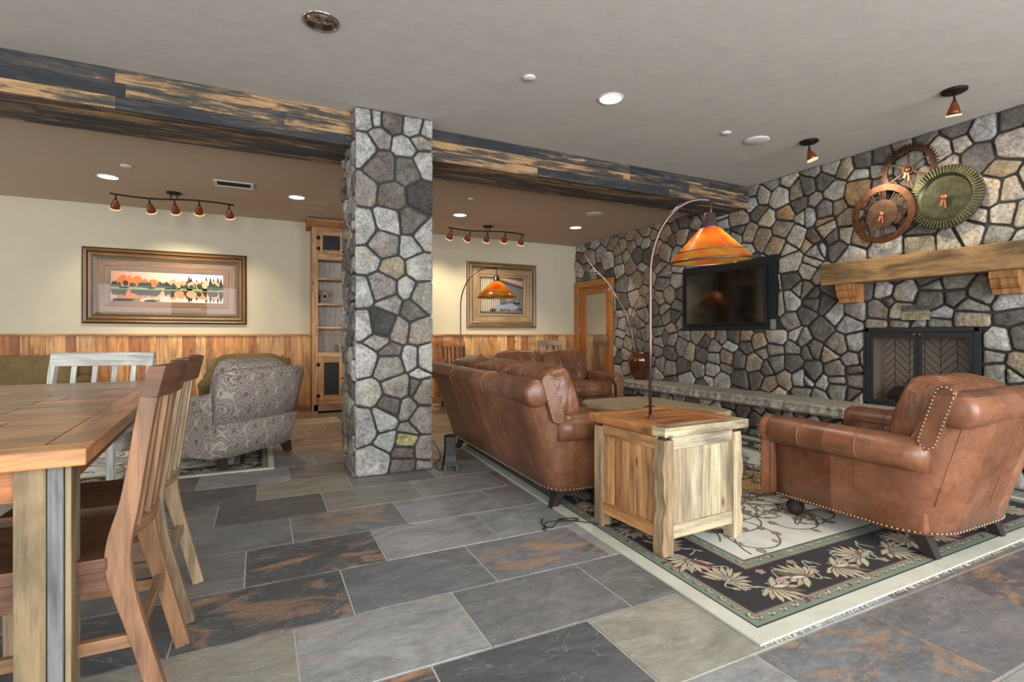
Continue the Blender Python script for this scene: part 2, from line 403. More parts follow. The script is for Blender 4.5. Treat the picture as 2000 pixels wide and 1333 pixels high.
def slate_floor():
    root = MB(); root.box(XL-.1, XW+1.2, YF-.1, YB+.1, -.06, -.004, (1, 1, 1))
    fl = struct(root.build('floor', M['grout']))
    pal = [rgb(112, 114, 116), rgb(96, 98, 99), rgb(128, 129, 126), rgb(106, 106, 106), rgb(136, 132, 122), rgb(142, 143, 142), rgb(86, 87, 89)]
    T = {'D': rgb(80, 82, 85), 'M': rgb(108, 110, 112), 'L': rgb(142, 144, 146), 'O': rgb(142, 140, 130), 'B': rgb(156, 138, 118), 'K': rgb(60, 63, 70)}
    # (row, column from x0) -> tone, rust ; the tiles that show in front
    fixed = {(4, -1): ('B', .9), (4, 0): ('M', 0), (4, 1): ('M', .7), (4, 2): ('L', 0), (5, -1): ('B', .8), (5, 0): ('M', .2), (5, 1): ('D', .1),
             (3, -1): ('M', .3), (3, 0): ('M', .2), (3, 1): ('D', 1), (3, 2): ('L', 0), (2, -1): ('D', 0), (2, 0): ('D', .1), (2, 1): ('D', .8), (2, 2): ('M', .0),
             (1, 0): ('O', .6), (1, 1): ('L', .4), (1, 2): ('M', .1), (0, 0): ('L', 0), (0, 1): ('D', 1.2), (0, 2): ('D', 0), (0, 3): ('O', .2),
             (-1, 1): ('L', .1), (-1, 2): ('O', .3), (-1, 3): ('L', .1), (-1, 4): ('M', .9), (-1, 5): ('M', .2), (6, 0): ('D', .1), (7, 0): ('L', .1)}
    mb = MB(); rust = []; uvs = []
    L, H, g, bv = .605, .42, .0035, .003
    for k in range(-9, 16):
        y0 = 1.19+H*k; x0 = .154+.2165*(k-4); x0 -= L*floor((x0+1.0)/L)
        i = floor((XL-x0)/L)
        while x0+i*L < XW+1.0:
            xa, xb = max(x0+i*L, XL)+g, min(x0+(i+1)*L, XW+1.1)-g; ya, yb = max(y0, YF)+g, min(y0+H, YB)-g
            j = i; ton, ru = fixed.get((k, j), (None, None))
            c = jit(T[ton], .05) if ton else jit(R.choice(pal), .12); ru = ru if ru is not None else R.choice([0, 0, .2, .5, .9])
            if y0 > 4.6: c = tuple(x*q for x, q in zip(c, (1.3, 1.08, .84))); ru = max(ru, R.choice([.3, .6, .9]))  # back-room tiles: golden reflected light painted into the tile colour
            if xb-xa > .02 and yb-ya > .02:
                mb.add([(xa, ya, -.003), (xb, ya, -.003), (xb, yb, -.003), (xa, yb, -.003), (xa+bv, ya+bv, 0), (xb-bv, ya+bv, 0), (xb-bv, yb-bv, 0), (xa+bv, yb-bv, 0)],
                       [(4, 5, 6, 7), (0, 1, 5, 4), (1, 2, 6, 5), (2, 3, 7, 6), (3, 0, 4, 7)], c, 0)
                rust += [ru]*20
            i += 1
    o = mb.build('slate_tiles', M['slate'], fl, fix=False)
    a = o.data.attributes.new('rust', 'FLOAT', 'CORNER'); a.data.foreach_set('value', rust)
slate_floor()

def bx(name, *a, m, parent=None, t=(1, 1, 1)):
    b = MB(); b.box(*a, t); return b.build(name, m, parent)
struct(bx('ceiling', XL, XW+.2, YF, YBM+.15, ZC, ZC+.1, m=M['ceil']))
struct(bx('ceiling', XL, XW+.2, YBM+.15, YB+.1, ZB, ZB+.225, m=M['ceil_back']))
struct(bx('wall_back', XL, XW+.2, YB, YB+.12, 0, ZC, m=M['cream']))
# walls behind the camera and on the far left, with their window openings
def pierced(name, along, lo, hi, fixed0, fixed1, openings, m):
    b = MB(); z0, z1 = .35, 2.45
    def bb(a, c, za, zb):
        if along == 'x': b.box(a, c, fixed0, fixed1, za, zb)
        else: b.box(fixed0, fixed1, a, c, za, zb)
    bb(lo, hi, 0, z0); bb(lo, hi, z1, ZC); p = lo
    for a, c in openings: bb(p, a, z0, z1); p = c
    bb(p, hi, z0, z1); return struct(b.build(name, m))
FO = [(-4.1, -2.3), (-1.5, .3), (1.0, 2.8), (3.1, 4.9)]
pierced('wall_front', 'x', XL, XW+.2, YF-.12, YF, FO, M['cream'])
SO = [(.2, 2.2), (4.6, 6.6)]
pierced('wall_left', 'y', YF, YB, XL-.12, XL, SO, M['cream'])
n = 1
for a, c in FO:
    b = MB()
    for x0, x1, z0, z1 in ((a, a+.06, .35, 2.45), (c-.06, c, .35, 2.45), (a, c, .35, .41), (a, c, 2.39, 2.45), ((a+c)/2-.025, (a+c)/2+.025, .35, 2.45)):
        b.box(x0, x1, YF-.1, YF-.04, z0, z1, rgb(150, 96, 52), 2)
    struct(b.build('window_%d' % n, M['trim_wood'])); n += 1
for a, c in SO:
    b = MB()
    for y0, y1, z0, z1 in ((a, a+.06, .35, 2.45), (c-.06, c, .35, 2.45), (a, c, .35, .41), (a, c, 2.39, 2.45), ((a+c)/2-.025, (a+c)/2+.025, .35, 2.45)):
        b.box(XL-.1, XL-.04, y0, y1, z0, z1, rgb(150, 96, 52), 2)
    struct(b.build('window_%d' % n, M['trim_wood'])); n += 1

# ---- wainscot of vertical boards with cap rail and baseboard ----
def wainscot():
    b = MB(); x = XL
    pal = [rgb(212, 152, 92), rgb(202, 138, 80), rgb(218, 166, 108), rgb(176, 112, 62), rgb(208, 158, 104), rgb(222, 172, 114), rgb(196, 142, 90), rgb(214, 150, 86), rgb(164, 104, 60)]
    while x < XW-.02:
        w = R.choice([.09, .12, .14, .16, .19]); x1 = min(x+w, XW-.02)
        c = jit(R.choice(pal), .08)
        if x > 2.2: c = tuple(a*q for a, q in zip(c, (.96, 1.04, 1.04)))
        b.box(x+.001, x1-.001, YB-.022-R.uniform(0, .003), YB-.001, .09, 1.065, c, 2); x = x1
    o = struct(b.build('trim_1', M['wood'], bevel=.0015, seg=1))
    b = MB(); b.box(XL, XW-.02, YB-.045, YB-.002, 1.062, 1.085, rgb(190, 140, 88), 0); struct(b.build('trim_2', M['wood'], bevel=.002))
    b = MB(); b.box(XL, XW-.02, YB-.035, YB-.002, 0, .09, rgb(176, 122, 72), 0); struct(b.build('baseboard_back', M['wood'], bevel=.002))
wainscot()

# ---- field stone: polygonal stones laid in mortar ----
def clip(poly, a, b, c):
    """keep a*x+b*y<=c"""
    out = []
    for i in range(len(poly)):
        p, q = poly[i], poly[(i+1) % len(poly)]; dp, dq = a*p[0]+b*p[1]-c, a*q[0]+b*q[1]-c
        if dp <= 0: out.append(p)
        if (dp < 0 < dq) or (dq < 0 < dp):
            t = dp/(dp-dq); out.append((p[0]+(q[0]-p[0])*t, p[1]+(q[1]-p[1])*t))
    return out
def parea(p): return abs(sum(p[i][0]*p[(i+1) % len(p)][1]-p[(i+1) % len(p)][0]*p[i][1] for i in range(len(p))))/2
TONE = {'L': rgb(166, 164, 160), 'C': rgb(180, 172, 158), 'T': rgb(154, 140, 120), 'G': rgb(136, 131, 123), 'D': rgb(102, 96, 90), 'V': rgb(68, 65, 64), 'R': rgb(176, 144, 104), 'Y': rgb(172, 160, 112)}
def cells(seeds, rect, gap, holes=(), rnd=R):
    x0, x1, y0, y1 = rect; out = []
    pts = [(s[0], s[1], rnd.uniform(-.004, .006)) for s in seeds]
    for i, (x, y, w) in enumerate(pts):
        P = [(x0+.002, y0+.002), (x1-.002, y0+.002), (x1-.002, y1-.002), (x0+.002, y1-.002)]
        nb = sorted(range(len(pts)), key=lambda j: (pts[j][0]-x)**2+(pts[j][1]-y)**2)[1:26]
        for j in nb:
            X, Y, w2 = pts[j]; dx, dy = X-x, Y-y; d = math.hypot(dx, dy)
            if d < .01: continue
            off = max(.2*d, min(.8*d, (d*d+w-w2)/(2*d)))-gap/2*rnd.uniform(.75, 1.25)
            dx /= d; dy /= d; P = clip(P, dx, dy, dx*x+dy*y+off)
            if len(P) < 3: break
        for hx0, hx1, hy0, hy1 in holes:
            if len(P) < 3: break
            if max(p[0] for p in P) <= hx0 or min(p[0] for p in P) >= hx1 or max(p[1] for p in P) <= hy0 or min(p[1] for p in P) >= hy1: continue
            c = [clip(P, 1, 0, hx0), clip(P, -1, 0, -hx1), clip(P, 0, 1, hy0), clip(P, 0, -1, -hy1)]
            P = max(c, key=lambda q: parea(q) if len(q) > 2 else 0)
        if len(P) >= 3 and parea(P) > .0006: out.append((P, seeds[i][2]))
    return out
def stones(mb, cl, frame, hmin=.015, hmax=.04):
    """frame(u,v,h) -> xyz"""
    for P, tone in cl:
        # long edges get a little wander, corners are knocked off
        Q = []
        n = len(P)
        for i in range(n):
            p, q = P[i], P[(i+1) % n]; L = math.hypot(q[0]-p[0], q[1]-p[1]); m = .1 if L > .05 else .2
            nx, ny = (q[1]-p[1])/(L+1e-6), -(q[0]-p[0])/(L+1e-6)
            for t in ((m, .3, .5, .7, 1-m) if L > .12 else ((m, .5, 1-m) if L > .06 else (m, 1-m))):
                w = R.uniform(-.008, .002) if .2 < t < .8 else R.uniform(-.004, .0)
                Q.append((p[0]+(q[0]-p[0])*t+nx*w*.6, p[1]+(q[1]-p[1])*t+ny*w*.6))
        cx = sum(p[0] for p in Q)/len(Q); cy = sum(p[1] for p in Q)/len(Q)
        rad = math.sqrt(parea(P)); h = R.uniform(hmin, hmax); tu, tv = R.uniform(-.06, .06), R.uniform(-.06, .06)
        rings = []
        for ins, hh in ((0, -.004), (.001, h*.55), (.006, h*.9), (.022, h), (.3*rad, h*1.08)):
            k = max(.1, 1-ins/(rad*.5))
            rings.append([frame(cx+(x-cx)*k, cy+(y-cy)*k, hh+((x-cx)*tu+(y-cy)*tv)*k*(hh > 0)+(R.uniform(-.0035, .0035) if hh > h*.8 else 0)) for x, y in Q])
        c = jit(TONE[tone], .10)
        mb.loft(rings, c, True, True)
def fill(seeds, rect, dmin, tones, tries=6000, rnd=R):
    s = list(seeds)
    for _ in range(tries):
        x, y = rnd.uniform(rect[0], rect[1]), rnd.uniform(rect[2], rect[3]); d = dmin*rnd.choice([.75, 1, 1, 1.35])
        if all((x-a)**2+((y-b)*1.15)**2 > d*d for a, b, _ in s): s.append((x, y, rnd.choice(tones)))
    return s
def parse(t):
    o = []
    for w in t.split():
        a, b = w[:-1].split(','); o.append((float(a), float(b), w[-1]))
    return o
COLSEED="0.69,2.73L 0.78,2.74L 0.93,2.74D 1.08,2.73L 1.16,2.71L 0.82,2.57G 0.69,2.48L 1.01,2.54L 1.13,2.62G 1.16,2.43L 0.84,2.36D 1.02,2.36D 0.71,2.17G 0.91,2.15D 1.13,2.17V 0.69,1.89L 0.88,1.94L 1.05,1.96D 1.16,1.86L 0.73,1.64L 0.85,1.78G 1.05,1.77L 0.91,1.58T 1.13,1.60L 0.71,1.39L 0.84,1.43G 1.02,1.43L 1.16,1.37G 0.89,1.31G 0.73,1.15L 0.84,1.17V 0.97,1.12G 1.13,1.10G 1.07,1.26D 0.81,1.04G 0.71,0.88L 0.90,0.93D 0.90,0.82G 1.08,0.88L 1.19,0.88L 1.14,0.78L 0.76,0.62L 0.95,0.67G 1.10,0.66D 1.17,0.62G 0.70,0.39L 0.85,0.43L 1.03,0.49G 1.15,0.40G 0.88,0.26L 1.06,0.32G 1.04,0.23Y 1.03,0.16D 1.15,0.17G 0.78,0.10L 1.02,0.05D 0.90,0.52D 1.13,0.04G"
WALLSEED="3.46,2.61D 3.29,2.63D 3.07,2.70T 2.90,2.73D 3.39,2.76G 3.18,2.49C 2.93,2.59C 2.94,2.44R 3.16,2.34T 2.73,2.72D 2.75,2.60C 2.59,2.76G 2.43,2.77D 2.27,2.61C 2.15,2.74D 2.14,2.63C 2.02,2.68L 1.85,2.68D 1.84,2.52C 2.04,2.49D 1.90,2.36T 2.22,2.49C 1.98,2.19C 1.85,2.17C 1.87,1.99C 1.91,1.85G 1.77,1.97C 2.07,2.00C 2.23,1.85C 2.39,1.95D 2.40,1.84T 2.12,1.90C 3.45,2.31L 3.27,2.21T 3.05,2.17T 3.25,2.13C 3.06,2.04C 3.18,2.03D 3.39,2.04D 2.94,2.01T 3.14,1.94D 3.02,1.83C 3.34,1.94L 3.42,1.77C 3.31,1.69C 2.72,1.84C 3.48,1.52G 3.39,1.45D 3.27,1.40D 3.46,1.29D 3.16,1.29L 2.97,1.29G 3.31,1.13D 3.02,1.19L 2.98,0.99L 3.13,0.96G 3.20,0.86T 3.41,0.91D 3.51,1.04G 3.40,0.71D 3.48,0.61L 3.27,0.60L 3.15,0.73G 3.01,0.82G 2.99,0.73D 3.14,0.63G 2.98,0.66G 3.00,0.53D 3.14,0.55G 2.77,1.29G 2.70,1.36D 2.55,1.45L 2.74,1.50L 2.87,1.52D 2.35,1.48G 2.36,1.38D 2.37,1.53D 2.18,1.39D 2.18,1.52G 2.01,1.41G 2.78,1.20T 2.59,1.19G 2.43,1.17G 2.58,1.26L 2.29,1.23L 2.30,1.16G 2.09,1.20T 2.08,1.29G 1.86,1.33L 1.84,1.21D 1.89,1.03L 1.92,0.87G 1.79,0.85T 1.77,1.05D 1.91,0.79G 1.84,0.79G 4.13,2.72G 3.99,2.65C 3.75,2.58C 3.55,2.59T 3.53,2.47D 4.13,2.61L 4.03,2.47D 3.70,2.38R 3.92,2.36C 3.48,2.31C 3.27,2.34G 4.15,2.25T 3.98,2.17T 3.74,2.23T 3.58,2.11C 3.82,2.06T 3.41,2.02T 3.32,1.95L 3.64,1.85C 3.41,1.79C 3.64,1.65D 3.56,1.53T 3.63,1.45L 3.39,1.43D 3.62,1.22G 3.55,1.06L 3.81,1.06L 3.43,0.90D 3.60,0.92G 3.83,0.89G 4.03,0.98T 4.20,1.06T 4.38,1.07D 4.57,1.05G 4.73,1.09T 4.93,1.08G 4.83,0.99D 5.17,1.06G 4.44,0.93L 4.67,0.92G 4.19,0.93D 4.49,0.81T 4.29,0.78D 3.99,0.86G 3.81,0.77G 3.94,0.69D 3.60,0.77D 4.51,0.70G 4.67,0.79G 4.88,0.82D 5.08,0.85T 4.93,0.65G 4.70,0.64L 4.27,0.55D 4.73,0.49L 3.90,0.52T 3.70,0.59T 3.51,0.61L 3.40,0.71D 3.51,0.47G 5.19,0.64D 5.43,0.83D 5.63,0.64G 5.46,0.60G 5.43,0.43D 5.14,0.48L 5.70,0.86G 5.67,0.98G 5.40,1.01G 5.53,1.03D 5.43,1.17T 5.69,1.13G 5.70,1.25D 5.26,1.27G 5.50,1.32G 5.33,1.34D 5.56,1.43T 5.30,1.45G 5.63,1.58T 5.46,1.63T 5.25,1.62D 5.31,1.81C 5.58,1.81G 5.56,1.94T 5.63,2.05T 5.70,2.14D 5.55,2.22T 5.74,2.32T 5.93,2.25D 5.40,2.39D 5.22,2.40T 5.36,2.57D 5.20,2.61D 4.93,2.50T 4.54,2.41L 4.31,2.34D 4.31,2.45T 4.78,2.33D 4.36,2.25G 5.74,2.52T 6.08,2.50T 5.96,2.61T 6.28,2.43T 6.40,2.31C 6.12,2.27D 6.28,2.60T 6.73,2.55T 6.58,2.12C 6.28,2.14T 6.04,2.06C 6.24,1.86C 5.96,1.74T 6.20,1.66C 6.53,1.57D 6.04,1.54T 5.89,1.91T 5.85,1.61G 6.53,1.41L 6.51,1.24L 6.55,1.08L 6.28,1.13L 6.58,0.97G 6.28,1.29C 6.08,1.26G 6.04,1.08T 6.12,0.92G 6.40,0.76L"

DOOR = (6.69, 7.81, -1, 2.015); TVH = (3.775, 5.19, 1.13, 1.955); FIRE = (2.0, 2.89, .41, 1.135)
def stone_wall():
    b = MB()
    for y0, y1, z0, z1 in ((YF, 2.02, 0, ZC), (2.02, 2.87, 1.12, ZC), (2.02, 2.87, 0, .40), (2.87, YB+.1, 0, ZC)):
        b.box(XW, XW+.7 if y1 < 6 else XW+.7, y0, y1, z0, z1)
    w = struct(b.build('wall_right', M['mortar']))
    s = parse(WALLSEED)
    s = [(a, z, t) for a, z, t in s]
    s = fill(s, (YF, YB, 0, ZC), .2, 'LCTGGDDTC')
    cl = cells(s, (YF, YB, .0, ZC), .015, (DOOR, TVH, FIRE))
    mb = MB(); stones(mb, cl, lambda u, v, h: (XW-h, u, v))
    mb.build('stone_facing', M['stone'], w)
stone_wall()

def column():
    t = thing('stone_column', 'tall square column faced in grey field stone, between the two rooms', 'column', (.93, 4.28, 0))
    x0, x1, y0, y1 = .652, 1.222, 3.985, 4.57
    b = MB(); b.box(x0-.93, x1-.93, y0-4.28, y1-4.28, 0, ZC); b.build('core', M['mortar'], t)
    mb = MB()
    s = [p for p in parse(COLSEED)]
    cl = cells(s, (x0-.018, x1+.018, 0, ZC-.005), .013)
    stones(mb, cl, lambda u, v, h: (u-.93, y0-h-4.28, v), .012, .022)
    rr = (y0+.005, y1, 0, ZC-.13)
    for side in (0, 1):
        s = fill([], (rr[0], rr[1], 0, ZC), .16, 'LGGDDT')
        cl = cells(s, (rr[0], rr[1], 0, ZC-.01), .016)
        if side == 0: stones(mb, cl, lambda u, v, h: (x0-h-.93, u-4.28, v), .015, .045)
        else: stones(mb, cl, lambda u, v, h: (x1+h-.93, u-4.28, v), .01, .02)
    s = fill([], (x0, x1, 0, ZC), .17, 'LGGDDT'); cl = cells(s, (x0, x1, 0, ZB-.02), .016)
    stones(mb, cl, lambda u, v, h: (u-.93, y1+h-4.28, v), .01, .03)
    mb.build('stone_facing', M['stone'], t)
column()

# ---- barn-board beams ----
def beam(x0, x1, y0, label):
    t = thing('ceiling_beam', label, 'beam', ((x0+x1)/2, y0+.1, 2.5)); ox, oy, oz = t.location
    y1, zb = YBM+.15, 2.50
    b = MB(); b.box(x0-ox, x1-ox, y0+.025-oy, y1-.02-oy, zb+.05-oz, ZC-.002-oz); b.build('core', M['blackmatte'], t)
    f = MB()
    for z0, z1 in ((2.70, ZC-.003), (2.612, 2.698), (2.53, 2.610)):
        x = x0
        while x < x1:
            xe = min(x+R.uniform(.35, 1.5), x1)
            f.box(x+.0008-ox, xe-.0008-ox, y0-R.uniform(0, .006)-oy, y0+.025-oy, z0-oz, z1-oz, (R.choice([-.07, -.04, -.02, .01, .03, .08]),)*3, 0); x = xe
    f.build('face_boards', M['beam'], t)
    f = MB(); n = 5
    for i in range(n):
        ya = y0+.0+i*(y1-y0)/n; x = x0
        while x < x1:
            xe = min(x+R.uniform(.8, 2.4), x1)
            f.box(x+.0008-ox, xe-.0008-ox, ya+.001-oy, ya+(y1-y0)/n-.001-oy, zb+R.uniform(0, .004)-oz+.03, zb+.055-oz, (R.choice([-.01, .02, .04, .05]),)*3, 0); x = xe
    f.build('underside_boards', M['beam'], t)
    f = MB()
    x = x0
    while x < x1:
        xe = min(x+R.uniform(.8, 2.4), x1); f.box(x-ox, xe-ox, y1-.02-oy, y1-oy, zb+.03-oz, ZB+.05-oz, (R.choice([-.06, 0, .05]),)*3, 0); x = xe
    f.build('rear_boards', M['beam'], t)
beam(XL, .64, 4.105, 'dark barn-board ceiling beam to the left of the stone column')
beam(1.235, XW-.03, 4.15, 'dark barn-board ceiling beam from the stone column to the stone wall')

# ---- door in the stone wall ----
def door():
    c = rgb(186, 122, 62)
    t = bpy.data.objects.new('door_1', None); COL.objects.link(t); t.location = (XW, 7.25, 0); struct(t)
    oy = 7.25
    b = MB()
    b.box(-.05, .0, 7.69-oy, 7.80-oy, 0, 1.899, c, 2); b.box(-.05, .0, 6.70-oy, 6.79-oy, 0, 1.899, c, 2); b.box(-.055, -.001, 6.699-oy, 7.801-oy, 1.9, 2.005, c, 1)
    b.build('casing', M['trim_wood'], t, bevel=.004)
    c2 = rgb(176, 106, 46)
    b = MB()
    b.box(-.03, .0, 7.47-oy, 7.685-oy, 0, 1.865, c2, 2); b.box(-.03, .0, 6.795-oy, 6.89-oy, 0, 1.865, c2, 2)
    b.box(-.029, -.001, 6.891-oy, 7.469-oy, 1.765, 1.865, c2, 1); b.box(-.029, -.001, 6.891-oy, 7.469-oy, 0.003, .25, c2, 1); b.box(-.029, -.001, 6.795-oy, 7.685-oy, 1.866, 1.899, c2, 1)
    lf = b.build('leaf', M['trim_wood'], t, bevel=.003)
    b = MB(); b.box(-.015, -.002, 6.885-oy, 7.475-oy, .24, 1.775); b.build('glass_pane', M['doorglass'], t)
    b = MB(); b.box(-.04, -.028, 6.81-oy, 6.86-oy, .80, 1.06); b.tube([(-.03, 6.835-oy, .93), (-.09, 6.835-oy, .93), (-.09, 6.96-oy, .93)], .009, 8)
    b.build('handle', M['steel'], t)
    for z in (.35, 1.1, 1.62):
        b = MB(); b.box(-.056, -.03, 7.678-oy, 7.70-oy, z, z+.1); b.build('hinge', M['steel'], t)
door()
# ---------------- leather seating ----------------
def capsule_pts(c, r, h, n=10, tilt=0):
    """closed capsule outline in (y,z)"""
    pts = []
    for i in range(n+1):
        a = pi*i/n; pts.append((cos(a)*r, h+sin(a)*r))
    for i in range(n+1):
        a = pi+pi*i/n; pts.append((cos(a)*r, -h+sin(a)*r))
    ct, st = cos(tilt), sin(tilt)
    return [(c[0]+x*ct-z*st, c[1]+x*st+z*ct) for x, z in pts]
def studs(b, pts, r=.006, step=.02, nrm=(1, 0, 0), close=True):
    nrm = Vector(nrm); P = [Vector(p) for p in pts]
    if close: P.append(P[0])
    acc = 0; q = nrm.to_track_quat('Z', 'Y').to_matrix().to_4x4()
    for i in range(len(P)-1):
        d = P[i+1]-P[i]; L = d.length
        if L < 1e-6: continue
        s = step-acc if acc else 0
        while s < L:
            b.lathe([(r, 0), (r*.75, r*.5), (.0005, r*.75)], 6, mat=Matrix.Translation(P[i]+d*(s/L)) @ q); s += step
        acc = L-(s-step)
def leather_seat(name, label, cat, loc, rz, Wd, D, nseat, group=None, leather='leather', roll=True, top=.80, armh=.58, cush_h=.44, cush_top=.86, fabric_=False, tn=(1, 1, 1), flare=.10, legcol=None, ext=0, ra=.14):
    t = thing(name, label, cat, loc, rz, group)
    L = M[leather]; CU = M['cushion'] if leather == 'leather' else M[leather]
    hw = Wd/2; yf, yb = -D/2, D/2-flare
    # U-shaped shell swept round the two arms and the back
    path = []          # (x, y, nx, ny, s) s=0 arm, 1 back
    A = hw-.05
    for i in range(9): path.append((-A, yf+.05+(yb-ra-yf-.05)*i/8, -1, 0, 0))
    for i in range(1, 8):
        a = pi-(pi/2)*i/8; path.append((-A+ra+cos(a)*ra, yb-ra+sin(a)*ra, cos(a), sin(a), i/8))
    nb = 14
    for i in range(nb+1): path.append((-A+ra+(2*A-2*ra)*i/nb, yb, 0, 1, 1))
    for i in range(7, 0, -1):
        a = (pi/2)*i/8; path.append((A-ra+cos(a)*ra, yb-ra+sin(a)*ra, cos(a), sin(a), i/8))
    for i in range(8, -1, -1): path.append((A, yf+.05+(yb-ra-yf-.05)*i/8, 1, 0, 0))
    rings = []
    n = len(path); ah = armh-.05; bh = top-.06
    for x, y, nx, ny, s in path:
        near_back = 1 if s > 0 else 0
        shk = min(1, max(0, (y-(yb-ra-.25))/.25))
        e = s*s*(3-2*s)
        h = ah+(bh-ah)*(near_back if s == 0 else 1)
        fl = .012+(flare-.012)*max(e, .75*near_back if s == 0 else .75)
        th = .10 if s == 0 else .12
        def at(o, z): return (x+nx*o, y+ny*o+flare*shk*max(0, (z-.1)/(bh-.1))**1.1, z)
        def out(z):
            k = (z-.1)/(bh-.1); return .016*k
        rings.append([at(-.02, .10), at(0, .105), at(out(.25), .25), at(out(.40)+.004, .40), at(out(h*.8+.08), h*.8+.08) if h > .6 else at(out(.46)+.004, .46), at(out(h), h),
                      at(out(h)-th*.5, h+.015), at(out(h)-th, h-.02), at(-th, .30), at(-th, .24)])
    b = MB(); b.loft(rings, tn, True, True); shell = b.build('outer_shell', L, t)
    if roll:
        b = MB(); marks = [3, 6, 12, len(path)-13, len(path)-7, len(path)-4]+[16+int(nb*q) for q in ((.5,) if Wd < 1.2 else (.25, .5, .75))]
        for i in marks: b.tube([Vector(p)+Vector((path[i][2], path[i][3], 0))*.001 for p in rings[i][2:6]], .0022, 5, (1.7, 1.55, 1.4))
        b.build('seam', L, shell)
    # platform under the cushions
    b = MB(); b.box(-A+.04, A-.04, yf+.07, yb-.05, .11, .30, tn); b.build('seat_platform', L, t, bevel=.02, seg=3)
    # arms: rolled tops with a scrolled front
    for sg in (-1, 1):
        b = MB(); cx = sg*(hw-.055); zc = armh-.085; r = .085
        rr = []
        ys = [yf-.012, yf-.008, yf+.0, yf+.02]+[yf+.06+(yb-.02-yf-.06)*i/10 for i in range(11)]
        for i, y in enumerate(ys):
            k = (.80, .9, .97, 1.0)[i] if i < 4 else 1.0
            if i > 12: k = 1-.08*(i-12)/2
            rr.append([(cx+cos(a)*r*k*1.02*(1 if (fabric_ is False) else .95), y, zc+sin(a)*r*k) for a in [2*pi*j/18 for j in range(18)]])
        b.loft(rr, tuple(c*1.04 for c in tn), True, True); a_ = b.build('arm', L, t)
        if roll:
            for ysm in (yf+.24, yf+.55):
                b = MB(); b.tube([(cx+cos(2*pi*j/20)*(r*1.03), ysm, zc+sin(2*pi*j/20)*(r+.002)) for j in range(-3, 13)], .0045, 5, (1.25, 1.15, 1.0)); b.build('seam', L, a_)
        # front scroll panel
        b = MB(); pr = [(cx+cos(a)*r*.78, zc+sin(a)*r*.78) for a in [(-.25+1.5*j/14)*pi for j in range(15)]]
        pr += [(cx-sg*.0-.045, .13), (cx+.045, .13)] if False else [(cx-.05, .12), (cx+.05, .12)]
        b.prism(pr, yf-.02, yf+.06, 1, tn); sp = b.build('arm_front', L, t, bevel=.01)
        if roll:
            b = MB(); studs(b, [(p[0]*1.0, yf-.022, p[1]) for p in pr], .006, .024, (0, -1, 0)); s_ = b.build('nailhead_trim', M['brass'], sp)
    # back
    if roll:
        b = MB(); yc, zc, r = yb+flare-.075, top-.085, .085
        rr = []
        xs = [-hw+.0, -hw+.012, -hw+.035]+[-hw+.07+(Wd-.14)*i/12 for i in range(13)]+[hw-.035, hw-.012, hw]
        for i, x in enumerate(xs):
            k = (.72, .92, .98)[i] if i < 3 else ((.98, .92, .72)[i-16] if i > 15 else 1)
            rr.append([(x, yc+cos(a)*r*k, zc+sin(a)*r*k) for a in [2*pi*j/18 for j in range(18)]])
        b.loft(rr, tn, True, True); br = b.build('back_roll', L, t)
        ns = max(2, int(Wd/.55))
        for i in range(1, ns):
            x = -hw+Wd*i/ns
            b = MB(); b.tube([(x, yc+cos(2*pi*j/20)*(r+.001), zc+sin(2*pi*j/20)*(r+.001)) for j in range(-5, 14)], .0045, 5, (1.25, 1.15, 1.0)); b.build('seam', L, br)
        for sg in (-1, 1):
            cp = capsule_pts((yb+.03, (armh+top)/2-.01), .042, (top-armh)/2-.0, tilt=-.30)
            b = MB(); b.prism(cp, sg*(hw-.035), sg*(hw+.004), 0, tn); wp = b.build('back_end_panel', L, t, bevel=.006)
            cp2 = capsule_pts((yb+.03, (armh+top)/2-.01), .034, (top-armh)/2-.0, tilt=-.30)
            b = MB(); studs(b, [(sg*(hw+.005), y, z) for y, z in cp2], .0055, .0185, (sg, 0, 0)); b.build('nailhead_trim', M['brass'], wp)
    # nailhead row along the lower edge
    if roll:
        b = MB(); pts = [(x+nx*.006, y+ny*.006, .118) for x, y, nx, ny, s in path]
        for i in range(len(pts)-1):
            p, q = Vector(pts[i]), Vector(pts[i+1]); L_ = (q-p).length; k = max(1, round(L_/.021))
            nr = Vector((path[i][2]+path[i+1][2], path[i][3]+path[i+1][3], 0)).normalized(); qq = nr.to_track_quat('Z', 'Y').to_matrix().to_4x4()
            for j in range(k): b.lathe([(.0065, 0), (.005, .003), (.0005, .005)], 6, mat=Matrix.Translation(p+(q-p)*(j/k)) @ qq)
        o = b.build('nailhead_trim', M['brass'], t); o['kind'] = 'stuff'
    # cushions
    cw = (2*A-.16)/nseat
    for i in range(nseat):
        cx = -A+.08+cw*(i+.5)
        b = MB(); b.blob((cx, (yf+yb)/2-.06, .375), (cw*1.0, (yb-yf)-.12, .19), .38, .3, tn, None, 36, 14, .012); b.build('seat_cushion', CU, t)
        b = MB(); hh = cush_top-.42; mt = Matrix.Translation((cx, yb-.125, .42+hh/2)) @ Matrix.Rotation(radians(-17), 4, 'X')
        b.blob((0, 0, 0), (cw*1.01, .24, hh*1.02), .4, .34, tn, mt, 48, 20, .022); b.build('back_cushion', CU, t)
    # legs
    lc = legcol or rgb(40, 30, 28)
